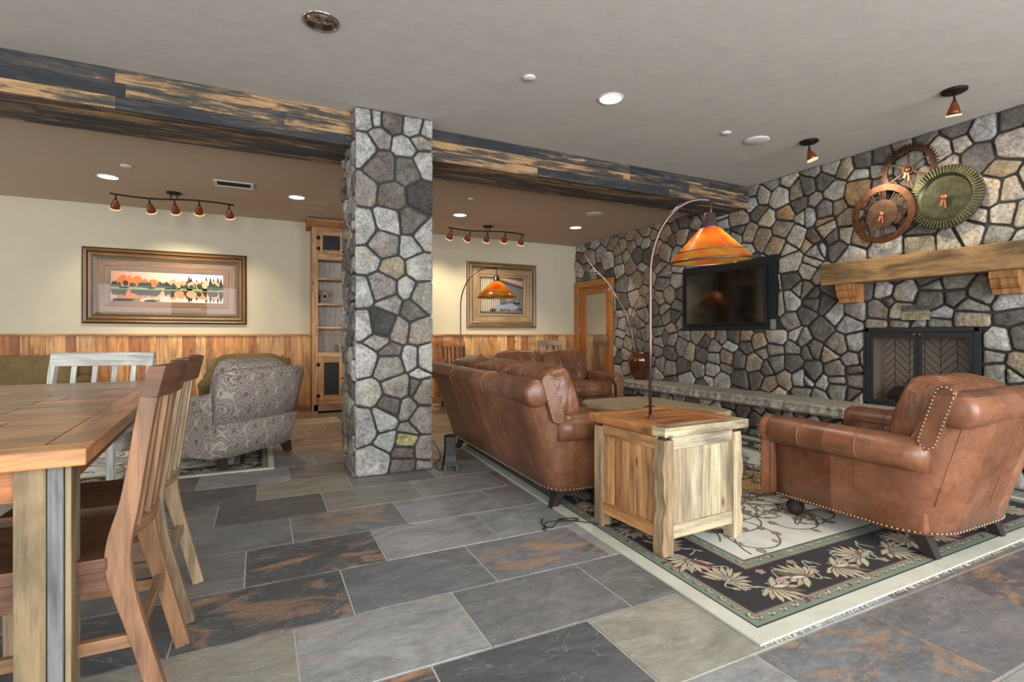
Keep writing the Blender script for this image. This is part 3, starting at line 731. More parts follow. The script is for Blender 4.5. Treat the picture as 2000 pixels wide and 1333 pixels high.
    for sx in (-1, 1):
        b = MB(); b.lathe([(.022, 0), (.034, .012), (.05, .045), (.046, .065), (.03, .075), (.045, .09), (.045, .115)], 16, lc, Matrix.Translation((sx*(A-.07), yf+.13, 0)))
        b.build('leg', M['tint'], t)
        b = MB(); X, Y = sx*(A-.10), yb-.10
        b.loft([[(X-.022, Y+.05-.02, ext), (X+.022, Y+.05-.02, ext), (X+.022, Y+.05+.025, ext), (X-.022, Y+.05+.025, ext)], [(X-.035, Y-.05, .115), (X+.035, Y-.05, .115), (X+.035, Y+.03, .115), (X-.035, Y+.03, .115)]], lc, True, False)
        b.build('leg', M['tint'], t)
    return t
leather_seat('leather_sofa', 'long brown leather sofa seen from behind, next to the stone column', 'sofa', (1.945, 3.69, .0115), radians(88), 2.18, 1.06, 3, top=.80, flare=.20, ext=-.0115)
leather_seat('leather_loveseat', 'two-seat brown leather loveseat facing the camera in front of the far wall', 'sofa', (3.40, 5.82, 0), 0, 1.62, .95, 2, top=.80)
leather_seat('leather_armchair', 'worn brown leather armchair with nailheads on the rug, back to the camera', 'armchair', (3.195, 1.615, .0115), pi, .94, 1.03, 1, top=.81, cush_top=.845, tn=(1.16, 1.12, 1.08), flare=.17, ra=.22)

def fabric_chair(name, label, cat, loc, rz, Wd, D, m, top, armh, ctop, nseat=1, legs=True):
    t = thing(name, label, cat, loc, rz); hw, yf, yb = Wd/2, -D/2, D/2
    b = MB()
    # body tapering to the floor, back leaning outwards
    def rr(z, dx, y1, r=.08):
        pts = []
        x, ya = hw-dx, yf+.03
        for cx, cy, a0 in ((x-r, y1-r, 0), (-x+r, y1-r, 90), (-x+.03, ya+.03, 180), (x-.03, ya+.03, 270)):
            q = r if a0 < 180 else .03
            for k in range(5):
                a = radians(a0+90*k/4); pts.append((cx+cos(a)*q, cy+sin(a)*q, z))
        return pts
    b.loft([rr(.08, .07, yb-.17), rr(.2, .05, yb-.13), rr(.36, .04, yb-.09)], (1, 1, 1), True, True); b.build('body', m, t)
    b = MB()
    sec = []
    for i in range(13):
        u = i/12; x = -1+2*u; X = x*(hw-.02-.0); e = abs(x)**6
        hb = top-.03*e
        sec.append([(X*.95, yb-.13-.04*e, .30), (X*.98, yb-.05-.06*e, .55), (X, yb-.005-.07*e, hb-.03), (X, yb-.03-.06*e, hb), (X*.97, yb-.10-.05*e, hb), (X*.97, yb-.13-.05*e, hb-.04), (X*.93, yb-.25, .34)])
    b.loft(sec, (1, 1, 1), True, True); b.build('back', m, t)
    for sg in (-1, 1):
        b = MB(); cx = sg*(hw-.09); r = .085; rings = []
        for i in range(12):
            y = yf+.0+(D-.20)*i/11; k = (.86, .97)[i] if i < 2 else 1
            z0 = armh-r+.05*max(0, (i-7)/4)**2
            rings.append([(cx+cos(a)*r*1.05*k, y, z0+sin(a)*r*k) for a in [2*pi*j/16 for j in range(16)]])
        b.loft(rings, (1, 1, 1), True, True)
        b.prism([(cx-.07, .10), (cx+.07, .10), (cx+.07, armh-r), (cx-.07, armh-r)], yf+.02, yb-.2, 1)
        b.build('arm', m, t)
    cw = (Wd-.34)/nseat
    for i in range(nseat):
        cx = -(Wd-.34)/2+cw*(i+.5)
        b = MB(); b.blob((cx, yf+.33, .37), (cw, .66, .18), .38, .3, (1, 1, 1), None, 32, 12, .01); b.build('seat_cushion', m, t)
        b = MB(); hh = ctop-.42; b.blob((0, 0, 0), (cw+.06, .24, hh), .42, .38, (1, 1, 1), Matrix.Translation((cx, yb-.25, .42+hh/2)) @ Matrix.Rotation(radians(-14), 4, 'X'), 36, 16, .02); b.build('back_cushion', m, t)
    if legs:
        for sx in (-1, 1):
            for y, k in ((yf+.12, 0), (yb-.2, .03)):
                b = MB(); X = sx*(hw-.12)
                b.loft([[(X-.025, y-.025+k, 0), (X+.025, y-.025+k, 0), (X+.025, y+.025+k, 0), (X-.025, y+.025+k, 0)], [(X-.035, y-.035, .09), (X+.035, y-.035, .09), (X+.035, y+.035, .09), (X-.035, y+.035, .09)]], rgb(52, 32, 24), True, False)
                b.build('leg', M['tint'], t)
    return t
fabric_chair('patterned_armchair', 'grey paisley upholstered armchair seen from behind, beside the dining chairs', 'armchair', (-.235, 5.09, .0115), radians(226), .94, .94, M['paisley'], .79, .57, .86)
fabric_chair('olive_armchair', 'olive green armchair behind the paisley armchair, against the panelled wall', 'armchair', (-.13, 7.14, 0), 0, 1.02, .95, M['olive'], .79, .58, .83)
fabric_chair('olive_sofa', 'olive green sofa at the left edge against the panelled wall', 'sofa', (-2.75, 7.18, 0), 0, 2.05, .95, M['olive'], .80, .58, .84, 2)

def throw():
    b = MB(); rows = []
    for i in range(9):
        u = i/8; row = []
        for j in range(13):
            v = j/12; row.append((2.72+.50*v, 6.02-.20*u-.04*sin(v*9), .735-.10*v*0-.13*u+.018*sin(v*16+u*3)-.10*v))
        rows.append(row)
    return rows
# dark folded throw lying on the loveseat arm
b = MB()
for k in range(5):
    pts = [(2.69+.10*j, 5.56-.015*k+.012*sin(j*1.7+k), .60+.013*k+.018*sin(j*2+k*1.3)-(.05*(j-3) if j > 3 else 0)) for j in range(6)]
    b.tube(pts, [.03, .042, .045, .045, .04, .03], 8)
tag(b.build('throw_blanket', M['throw']), 'dark folded throw lying over the left arm of the far loveseat', 'blanket')

# ---------------- rug ----------------
def rug(name, label, loc, rz, Wd, D, shear=0, fine=True):
    b = MB(); sh = lambda x, y, z: (x+shear*y, y, z)
    cream, green, blk, ivory, maroon, gold = rgb(204, 204, 188), rgb(122, 136, 120), rgb(46, 42, 46), rgb(212, 212, 202), rgb(112, 56, 62), rgb(178, 172, 146)
    dk, rose, lav = rgb(58, 66, 66), rgb(160, 112, 104), rgb(150, 138, 150)
    def slab(x0, x1, y0, y1, z0, z1, c):
        v = [sh(x, y, z) for z in (z0, z1) for x, y in ((x0, y0), (x1, y0), (x1, y1), (x0, y1))]
        b.add(v, [(3, 2, 1, 0), (4, 5, 6, 7), (0, 1, 5, 4), (1, 2, 6, 5), (2, 3, 7, 6), (3, 0, 4, 7)], c)
    def ring(a0, a1, z, c):
        for x0, x1, y0, y1 in ((a0, Wd-a0, a0, a1), (a0, Wd-a0, D-a1, D-a0), (a0, a1, a1, D-a1), (Wd-a1, Wd-a0, a1, D-a1)):
            b.add([sh(x, y, z) for x, y in ((x0, y0), (x1, y0), (x1, y1), (x0, y1))], [(0, 1, 2, 3)], c)
    slab(0, Wd, 0, D, 0, .009, cream)
    z = .0094
    s = 1 if fine else .62
    ring(.07*s, Wd/2, z, green)if False else None
    ring(.07*s, .078*s, z+.0002, dk); ring(.078*s, .138*s, z, green); ring(.138*s, .145*s, z, maroon); ring(.145*s, .405*s, z, blk); ring(.405*s, .412*s, z, maroon); ring(.412*s, .472*s, z, green); ring(.472*s, .48*s, z, dk)
    b.add([sh(x, y, z) for x, y in ((.48*s, .48*s), (Wd-.48*s, .48*s), (Wd-.48*s, D-.48*s), (.48*s, D-.48*s))], [(0, 1, 2, 3)], ivory)
    zz = [.0098]
    def lift(): zz[0] = .0098 if zz[0] > .0106 else zz[0]+.00004; return zz[0]
    def leaf(x, y, a, l, w, c, oc=None):
        n = (cos(a), sin(a)); m = (-sin(a), cos(a))
        prof = [(0, 0), (.2, .6), (.45, 1), (.75, .65), (1, 0), (.75, -.65), (.45, -1), (.2, -.6)]
        if oc: z_ = lift(); b.poly([sh(x+n[0]*(p*l*1.12-.06*l)+m[0]*q*w*1.45, y+n[1]*(p*l*1.12-.06*l)+m[1]*q*w*1.45, z_) for p, q in prof], oc)
        z_ = lift()+.00002; b.poly([sh(x+n[0]*p*l+m[0]*q*w, y+n[1]*p*l+m[1]*q*w, z_) for p, q in prof], c)
    def vine(pts, w, c):
        z_ = lift()
        for i in range(len(pts)-1):
            (x0, y0), (x1, y1) = pts[i], pts[i+1]; d = math.hypot(x1-x0, y1-y0)+1e-9; nx, ny = -(y1-y0)/d*w, (x1-x0)/d*w
            b.poly([sh(x0-nx, y0-ny, z_), sh(x1-nx, y1-ny, z_), sh(x1+nx, y1+ny, z_), sh(x0+nx, y0+ny, z_)], c)
    def palmette(x, y, a, r):
        for i in range(-5, 6):
            leaf(x, y, a+i*.36, r*(1-.05*abs(i))*R.uniform(.9, 1.05), r*.10, jit(gold, .12), rgb(96, 92, 70) if i % 2 else maroon)
        for i in range(-3, 4): leaf(x, y, a+i*.42, r*.55, r*.085, jit(rgb(200, 196, 176), .06), rgb(120, 96, 80))
        leaf(x-.1*r*cos(a), y-.1*r*sin(a), a, r*.42, r*.12, lav, maroon)
    def flower(x, y, r):
        for i in range(5): leaf(x, y, i*1.257+.3, r, r*.28, jit(rose, .15), cream)
    # guard bands: little V motifs
    def along(off, fn, step):
        o = off
        n = int((Wd-2*o)/step)
        for i in range(n): fn(o+(i+.5)*(Wd-2*o)/n, o, 0); fn(o+(i+.5)*(Wd-2*o)/n, D-o, pi)
        n = int((D-2*o)/step)
        for i in range(n): fn(o, o+(i+.5)*(D-2*o)/n, -pi/2); fn(Wd-o, o+(i+.5)*(D-2*o)/n, pi/2)
    def vee(x, y, a):
        k = R.choice([1, -1]); c = R.choice([gold, rgb(186, 150, 126), rgb(196, 188, 160)])
        leaf(x, y, a+pi/2+.6*k, .033*s, .008*s, c, maroon); leaf(x, y, a+pi/2-.75*k, .028*s, .007*s, c, maroon)
        leaf(x-cos(a)*.02, y-sin(a)*.02, a+.3, .022*s, .005*s, rgb(84, 92, 82))
    along(.10*s, vee, .068*s); along(.437*s, vee, .075*s)
    cnt = [0]
    def mot(x, y, a):
        cnt[0] += 1; k = cnt[0] % 2; dx, dy = cos(a), sin(a); px, py = -dy, dx
        if k: palmette(x-px*.03, y-py*.03, a+pi/2+(pi if cnt[0] % 4 == 1 else 0)+.5, .145*s)
        else: palmette(x, y, a+(.6 if cnt[0] % 4 else -.5), .125*s)
        q = [(x+dx*(u*.17)+px*.075*sin(u*6.3+k*3)*s, y+dy*(u*.17)+py*.075*sin(u*6.3+k*3)*s) for u in [i/14 for i in range(15)]]
        vine(q, .0042, rgb(160, 168, 148))
        for i in (2, 5, 8, 11): leaf(q[i][0], q[i][1], a+R.uniform(-1.5, 1.5), .045*s, .008, jit(rgb(160, 164, 142), .1))
        flower(q[7][0], q[7][1], .026*s)
        if R.random() < .7: flower(x+dx*.07+px*R.choice([-.09, .09]), y+dy*.07+py*R.choice([-.09, .09]), .024*s)
    along(.275*s, mot, .21*s)
    # field: curling vines and leaves on ivory
    f0 = .50*s
    nf = int((Wd-2*f0)*(D-2*f0)*(34 if fine else 20))
    for _ in range(nf):
        x, y = R.uniform(f0+.04, Wd-f0-.04), R.uniform(f0+.04, D-f0-.04); a = R.uniform(0, 6.28); rr_ = R.uniform(.10, .22); k = R.choice([1, -1]); q = []
        for i in range(16):
            q.append((x, y)); x += cos(a)*rr_*.28; y += sin(a)*rr_*.28; a += k*(.12+.03*i)
            if not (f0 < x < Wd-f0 and f0 < y < D-f0): break
        if len(q) < 5: continue
        vine(q, .0045, jit(rgb(84, 96, 88), .1))
        for i in range(2, len(q), 3): leaf(q[i][0], q[i][1], a+i, .06, .017, jit(R.choice([rgb(168, 146, 118), rgb(150, 120, 98), rgb(120, 124, 104)]), .1), rgb(110, 104, 90) if R.random() < .5 else None)
    if fine:   # central golden medallion
        cx, cy = Wd*.5, D*.5
        z_ = .00985
        b.poly([sh(cx+cos(a)*(.52+.05*cos(8*a)), cy+sin(a)*(.75+.06*cos(8*a)), z_) for a in [2*pi*i/64 for i in range(64)]], rgb(84, 78, 74))
        b.poly([sh(cx+cos(a)*(.47+.05*cos(8*a)), cy+sin(a)*(.70+.06*cos(8*a)), z_+.0001) for a in [2*pi*i/64 for i in range(64)]], rgb(186, 150, 100))
        for i in range(60):
            a, q = R.uniform(0, 6.28), math.sqrt(R.random()); leaf(cx+cos(a)*.42*q, cy+sin(a)*.64*q, R.uniform(0, 6), .09, .014, R.choice([rgb(96, 72, 56), rgb(70, 62, 60), rgb(140, 96, 66)]))
    # fringe at the two ends
    for k in range(int(Wd/.011)):
        x = k*.011
        for y, sg in ((0, -1), (D, 1)):
            if R.random() < .55: x2 = x+R.uniform(-.008, .008); b.poly([sh(x, y, .004), sh(x+.006, y, .004), sh(x2+.004, y+sg*R.uniform(.01, .028), .0015), sh(x2, y+sg*.012, .0015)], rgb(200, 200, 190))
    o = b.build(name, M['rug'], None, fix=False); o.location = loc; o.rotation_euler = (0, 0, rz)
    return o
tag(rug('area_rug', 'large floral rug with black border and cream edge under the leather seating', (1.54, 1.21, .001), radians(.8), 2.9, 3.72, .065), 'large floral rug with black border and cream edge under the leather seating', 'rug')
tag(rug('area_rug', '', (-2.3, 4.53, .001), 0, 2.40, 1.55, 0, False), 'smaller grey and cream patterned rug under the paisley armchair', 'rug')

# ---------------- wooden end table ----------------
def end_table():
    x0, x1, y0, y1, H = 1.705, 2.26, 1.88, 2.40, .62
    cx, cy = (x0+x1)/2, (y0+y1)/2
    t = thing('end_table', 'boxy reclaimed-wood end table with plank sides, between sofa and armchair', 'table', (cx, cy+.01, .0115), radians(3))
    a, c = x1-cx, y1-cy
    pal = [rgb(180, 158, 124), rgb(188, 170, 138), rgb(170, 144, 110), rgb(194, 180, 150), rgb(190, 156, 112), rgb(166, 128, 90)]
    # posts with a live edge
    for sx in (-1, 1):
        for sy in (-1, 1):
            b = MB(); rings = []
            for i in range(25):
                z = i/24*(H-.065); w = .006*sin(z*19+sx*2+sy)+.004*sin(z*47+sy*3)
                X0, X1 = sorted((sx*(a+.004), sx*(a-.062))); Y0, Y1 = sorted((sy*(c+.004), sy*(c-.062)))
                if sy < 0: X0, X1 = (X0+w, X1) if sx < 0 else (X0, X1+w)
                rings.append([(X0, Y0, z), (X1, Y0, z), (X1, Y1, z), (X0, Y1, z)])
            b.loft(rings, jit(R.choice(pal[:4]), .04), True, False, None, 2); b.build('leg', M['wood'], t, bevel=.003)
    # panels on each side: rails above and below, vertical boards between
    def panel(side):
        b = MB(); w = a if side in (0, 2) else c; d = c if side in (0, 2) else a
        def bb(u0, u1, z0, z1, dep, tn, ax):
            lo, hi = d-.03-dep, d-.012-dep*0+(-dep)
            if side == 0: b.box(u0, u1, -hi, -lo, z0, z1, tn, ax if ax == 2 else 0)
            if side == 2: b.box(u0, u1, lo, hi, z0, z1, tn, ax if ax == 2 else 0)
            if side == 1: b.box(lo, hi, u0, u1, z0, z1, tn, ax if ax == 2 else 1)
            if side == 3: b.box(-hi, -lo, u0, u1, z0, z1, tn, ax if ax == 2 else 1)
        pal2 = [rgb(186, 170, 140), rgb(178, 160, 130), rgb(192, 178, 150), rgb(166, 148, 120)] if side in (0, 2) else [rgb(190, 136, 84), rgb(178, 122, 72), rgb(198, 148, 96), rgb(168, 114, 68)]  # pale front, orange sides: cool and warm light painted into the board colours
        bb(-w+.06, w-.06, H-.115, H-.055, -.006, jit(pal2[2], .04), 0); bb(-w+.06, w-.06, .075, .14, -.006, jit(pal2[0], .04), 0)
        u = -w+.06
        while u < w-.061:
            u1 = min(u+R.choice([.045, .06, .07, .085]), w-.06)
            if w-.06-u1 < .02: u1 = w-.06
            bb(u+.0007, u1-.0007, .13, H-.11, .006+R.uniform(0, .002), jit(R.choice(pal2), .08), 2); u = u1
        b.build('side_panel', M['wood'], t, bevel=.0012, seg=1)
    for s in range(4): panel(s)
    b = MB(); e = .055; z0, z1 = H-.045, H
    A, C = a+.022, c+.03
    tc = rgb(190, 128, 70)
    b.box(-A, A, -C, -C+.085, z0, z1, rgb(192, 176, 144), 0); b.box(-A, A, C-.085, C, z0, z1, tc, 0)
    b.box(-A, -A+.085, -C+.086, C-.086, z0, z1, tc, 1); b.box(A-.085, A, -C+.086, C-.086, z0, z1, tc, 1)
    y = -C+.086
    while y < C-.09:
        ye = min(y+R.choice([.08, .1, .12]), C-.086); b.box(-A+.086, A-.086, y+.0005, ye-.0005, z0, z1-.001, jit(R.choice([rgb(198, 134, 72), rgb(176, 108, 56), rgb(208, 150, 90)]), .06), 0); y = ye
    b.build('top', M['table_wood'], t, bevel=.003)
end_table()

# ---------------- arc floor lamps ----------------
def arc_lamp(label, base, z0, pts, shade_z, r, cap_top, tilt=0):
    """pts relative to base; last point carries the shade"""
    t = thing('arc_lamp', label, 'lamp', base, 0, None)
    b = MB(); b.lathe([(.018, 0), (.018, .004), (.012, .01), (.009, .02)], 20); b.build('base', M['lampmetal'], t)
    b = MB(); b.tube(pts, .0085, 10); b.build('pole', M['lampmetal'], t)
    x, y, z = pts[-1]
    b = MB(); b.tube([(x, y, z+.012), (x, y, cap_top)], .007, 8); b.build('hanger', M['lampmetal'], t)
    T = Matrix.Translation((x, y, 0)) @ Matrix.Translation((0, 0, shade_z)) @ Matrix.Rotation(tilt, 4, 'Y') @ Matrix.Translation((0, 0, -shade_z))
    sh = .80*r
    b = MB(); b.lathe([(.012, shade_z+sh+.085), (.03, shade_z+sh+.075), (.036, shade_z+sh+.03), (.044, shade_z+sh+.022), (.044, shade_z+sh+.008), (.052, shade_z+sh)], 24, mat=T); b.build('socket_cap', M['lampmetal'], t)
    b = MB()
    n = 48; prof = [(.052, sh), (r*.45, sh*.74), (r*.8, sh*.29), (r*.84, sh*.24), (r, 0), (r*1.005, -.012), (r*.99, -.012), (r*.975, -.002), (r*.82, sh*.23), (r*.44, sh*.70), (.045, sh-.004)]
    b.loft([[(rr*cos(2*pi*j/n), rr*sin(2*pi*j/n), shade_z+h) for j in range(n)] for rr, h in prof], (1, 1, 1), False, True, T); s_ = b.build('shade', M['shade'], t)
    b = MB(); b.tube([T @ Vector((r*.825*cos(2*pi*j/48), r*.825*sin(2*pi*j/48), shade_z+sh*.255)) for j in range(49)], .0035, 6); b.tube([T @ Vector((r*1.0*cos(2*pi*j/48), r*1.0*sin(2*pi*j/48), shade_z-.008)) for j in range(49)], .006, 6)
    b.build('rim', M['lampmetal'], s_)
    b = MB(); b.blob((0, 0, shade_z+sh*.60), (.055, .055, .075), 1, 1, (1, 1, 1), T, 16, 10); b.build('bulb', M['bulb'], t)
    l = bpy.data.lights.new('lamp_light', 'POINT'); l.energy = 3.6; l.color = (1, .78, .5); l.shadow_soft_size = .04
    lo = bpy.data.objects.new('lamp_light', l); COL.objects.link(lo); lo.parent = t; lo.location = (x, y, shade_z+sh*.34)
    return t
def arcpts(h, dx, dy, z0, topz, n=16):
    p = [(0, 0, 0), (0, 0, h*.5), (.0, 0, h)]
    for i in range(1, n+1):
        a = pi-pi*.56*i/n; k = (1+cos(a))/(1+cos(pi*.44))
        p.append((dx*k, dy*k, h+(topz-h)*sin(a)/1.0))
    return p
L1 = (1.845, 2.115, .6315)
arc_lamp('tall arc floor lamp with large amber shade standing at the near end table', L1, .63, arcpts(.76, .285, -.14, 0, 1.152), .835, .205, 1.02, radians(-3))
L2 = (2.41, 6.5, 0)
arc_lamp('slim arc floor lamp with small amber shade by the far wall picture', L2, 0, arcpts(1.45, .53, .0, 0, 2.0), 1.60, .27, 1.85)

# ---------------- coffee table ----------------
t = thing('coffee_table', 'low coffee table with rough live-edge stone-coloured top, beyond the end table', 'table', (3.28, 3.75, .0115))
b = MB(); pts = []
for i in range(44):
    a = 2*pi*i/44; ca, sa = cos(a), sin(a)
    pts.append((math.copysign(abs(ca)**.35, ca)*.46+R.uniform(-.012, .012), math.copysign(abs(sa)**.35, sa)*.62+R.uniform(-.012, .012)))
tt = rgb(176, 158, 128)
b.loft([[(x*.965, y*.97, .345) for x, y in pts], [(x*1.0+R.uniform(-.008, .008), y+R.uniform(-.008, .008), .362) for x, y in pts], [(x+R.uniform(-.008, .008), y+R.uniform(-.008, .008), .392) for x, y in pts], [(x*.985, y*.985, .405) for x, y in pts]], tt, True, False, None, 1)
b.build('top', M['pale_wood'], t)
for sx in (-1, 1):
    for sy in (-1, 1):
        b = MB(); b.box(sx*.34-.035, sx*.34+.035, sy*.48-.035, sy*.48+.035, 0, .35, rgb(70, 52, 40), 2); b.build('leg', M['wood'], t, bevel=.004)
b = MB(); b.box(-.34, .34, -.02, .02, .08, .12, rgb(70, 52, 40), 0); b.build('stretcher', M['wood'], t)
b = MB(); b.box(-.085, .085, -.024, .024, 0, .014); b.box(-.07, .07, -.016, .016, .014, .018)
o = b.build('remote_control', M['blackmatte'], bevel=.004); o.location = (3.12, 3.6, .4170); o.rotation_euler = (0, 0, .5); tag(o, 'black remote control lying on the live-edge coffee table', 'remote')

# ---------------- black tower device by the column ----------------
t = thing('floor_speaker', 'small black tapered speaker on the floor between column and sofa', 'speaker', (1.35, 3.88, 0), radians(-12))
b = MB()
def sq(w, d, z, y=0): return [(-w, -d+y, z), (w, -d+y, z), (w, d+y, z), (-w, d+y, z)]
b.loft([sq(.052, .06, .035), sq(.052, .058, .08), sq(.046, .052, .12), sq(.04, .05, .2), sq(.044, .05, .265), sq(.046, .05, .27)], (1, 1, 1), True, False)
b.build('cabinet', M['black'], t, bevel=.006)
b = MB(); b.lathe([(.043, .27), (.04, .278), (.02, .279)], 20); b.build('top_ring', M['blackmatte'], t)
for sx in (-1, 1):
    for sy in (-1, 1):
        b = MB(); b.loft([[(sx*.05+dx*.012, sy*.056+dy*.012, 0) for dx, dy in ((-1, -1), (1, -1), (1, 1), (-1, 1))], [(sx*.044+dx*.01, sy*.05+dy*.01, .06) for dx, dy in ((-1, -1), (1, -1), (1, 1), (-1, 1))]], cap=True, smooth=False); b.build('foot', M['black'], t)
def curve_pts(c, n=8):
    out = []
    for i in range(len(c)-1):
        p0, p1, p2, p3 = [Vector(c[max(0, min(len(c)-1, k))]) for k in (i-1, i, i+1, i+2)]
        for j in range(n):
            u = j/n; out.append(.5*((2*p1)+(p2-p0)*u+(2*p0-5*p1+4*p2-p3)*u*u+(-p0+3*p1-3*p2+p3)*u**3))
    out.append(Vector(c[-1])); return out
b = MB(); b.tube(curve_pts([(1.255, 4.2, .28), (1.27, 4.15, .22), (1.31, 4.05, .13), (1.31, 4.0, .07), (1.265, 3.97, .05), (1.25, 3.93, .02), (1.27, 3.90, .006), (1.31, 3.93, .005)]), .0035, 6)
tag(b.build('power_cord', M['cord']), 'thin black cord looping between the column and the small black speaker', 'cord')
b = MB()
b.tube(curve_pts([(1.47, 2.60, .006), (1.44, 2.56, .006), (1.42, 2.50, .006), (1.45, 2.46, .006), (1.52, 2.50, .02), (1.58, 2.47, .02), (1.66, 2.40, .018), (1.74, 2.3, .018), (1.82, 2.22, .018)]), .003, 6)
b.tube(curve_pts([(1.40, 2.46, .006), (1.45, 2.52, .015), (1.53, 2.47, .025), (1.60, 2.44, .03), (1.63, 2.49, .018), (1.57, 2.52, .018), (1.50, 2.48, .03), (1.59, 2.42, .03)]), .003, 6)
b.blob((1.398, 2.452, .008), (.025, .018, .014), .6, .6)
tag(b.build('power_cord', M['cord']), 'tangled dark cord with a plug lying on the floor at the sofa corner', 'cord')
# ---------------- dining table ----------------
M['chairwood'] = wood('rough_chair_wood', .55, .55, .4, False)
M['weathered'] = wood('weathered_post', .7, .5, .65, False)
def dining_table():
    t = thing('dining_table', 'large thick wooden dining table with glossy orange-brown plank top', 'table', (-1.014, 2.7, 0), radians(3.2))
    x0, x1, y0, y1, H = -.56, .565, -1.13, 1.12, .79
    pal = [rgb(178, 112, 58), rgb(160, 94, 46), rgb(192, 128, 70), rgb(132, 76, 42), rgb(186, 118, 60), rgb(118, 78, 52), rgb(200, 142, 84)]
    b = MB(); y = y0+.0
    # a frame of boards round a field of crosswise planks
    e = .10
    b.box(x0, x1, y0, y0+e, H-.042, H, rgb(200, 134, 76), 0); b.box(x0, x1, y1-e, y1, H-.042, H, rgb(180, 116, 62), 0)
    b.box(x1-e, x1, y0+e+.001, y1-e-.001, H-.042, H, rgb(186, 118, 62), 1); b.box(x0, x0+e, y0+e+.001, y1-e-.001, H-.042, H, rgb(186, 118, 62), 1)
    y = y0+e+.001
    while y < y1-e-.01:
        ye = min(y+R.choice([.09, .12, .15]), y1-e-.001); x = x0+e+.001
        while x < x1-e-.01:
            xe = min(x+R.uniform(.3, .9), x1-e-.001)
            if x1-e-xe < .12: xe = x1-e-.001
            b.box(x+.0005, xe-.0005, y+.0005, ye-.0005, H-.04, H-.0005, jit(R.choice(pal), .08), 0); x = xe
        y = ye
    b.build('tabletop', M['table_wood'], t, bevel=.004)
    b = MB()
    for a in ((x0+.07, x1-.07, y0+.07, y0+.095), (x0+.07, x1-.07, y1-.095, y1-.07)): b.box(a[0], a[1], a[2], a[3], H-.13, H-.042, rgb(166, 102, 54), 0)
    for a in ((x0+.07, x0+.095, y0+.07, y1-.07), (x1-.095, x1-.07, y0+.07, y1-.07)): b.box(a[0], a[1], a[2], a[3], H-.13, H-.042, rgb(150, 88, 46), 1)
    b.build('apron', M['wood'], t)
    for sx, sy in ((x0+.05, y0+.055), (x1-.15, y0+.055), (x0+.05, y1-.155), (x1-.15, y1-.155)):
        b = MB()
        b.box(sx, sx+.062, sy, sy+.10, 0, H-.042, rgb(134, 114, 82), 2); b.box(sx+.063, sx+.095, sy+.001, sy+.10, 0, H-.042, rgb(112, 110, 110), 2)
        b.box(sx+.096, sx+.11, sy+.006, sy+.10, 0, H-.042, rgb(138, 120, 88), 2)
        b.build('leg', M['weathered'], t, bevel=.004)
dining_table()

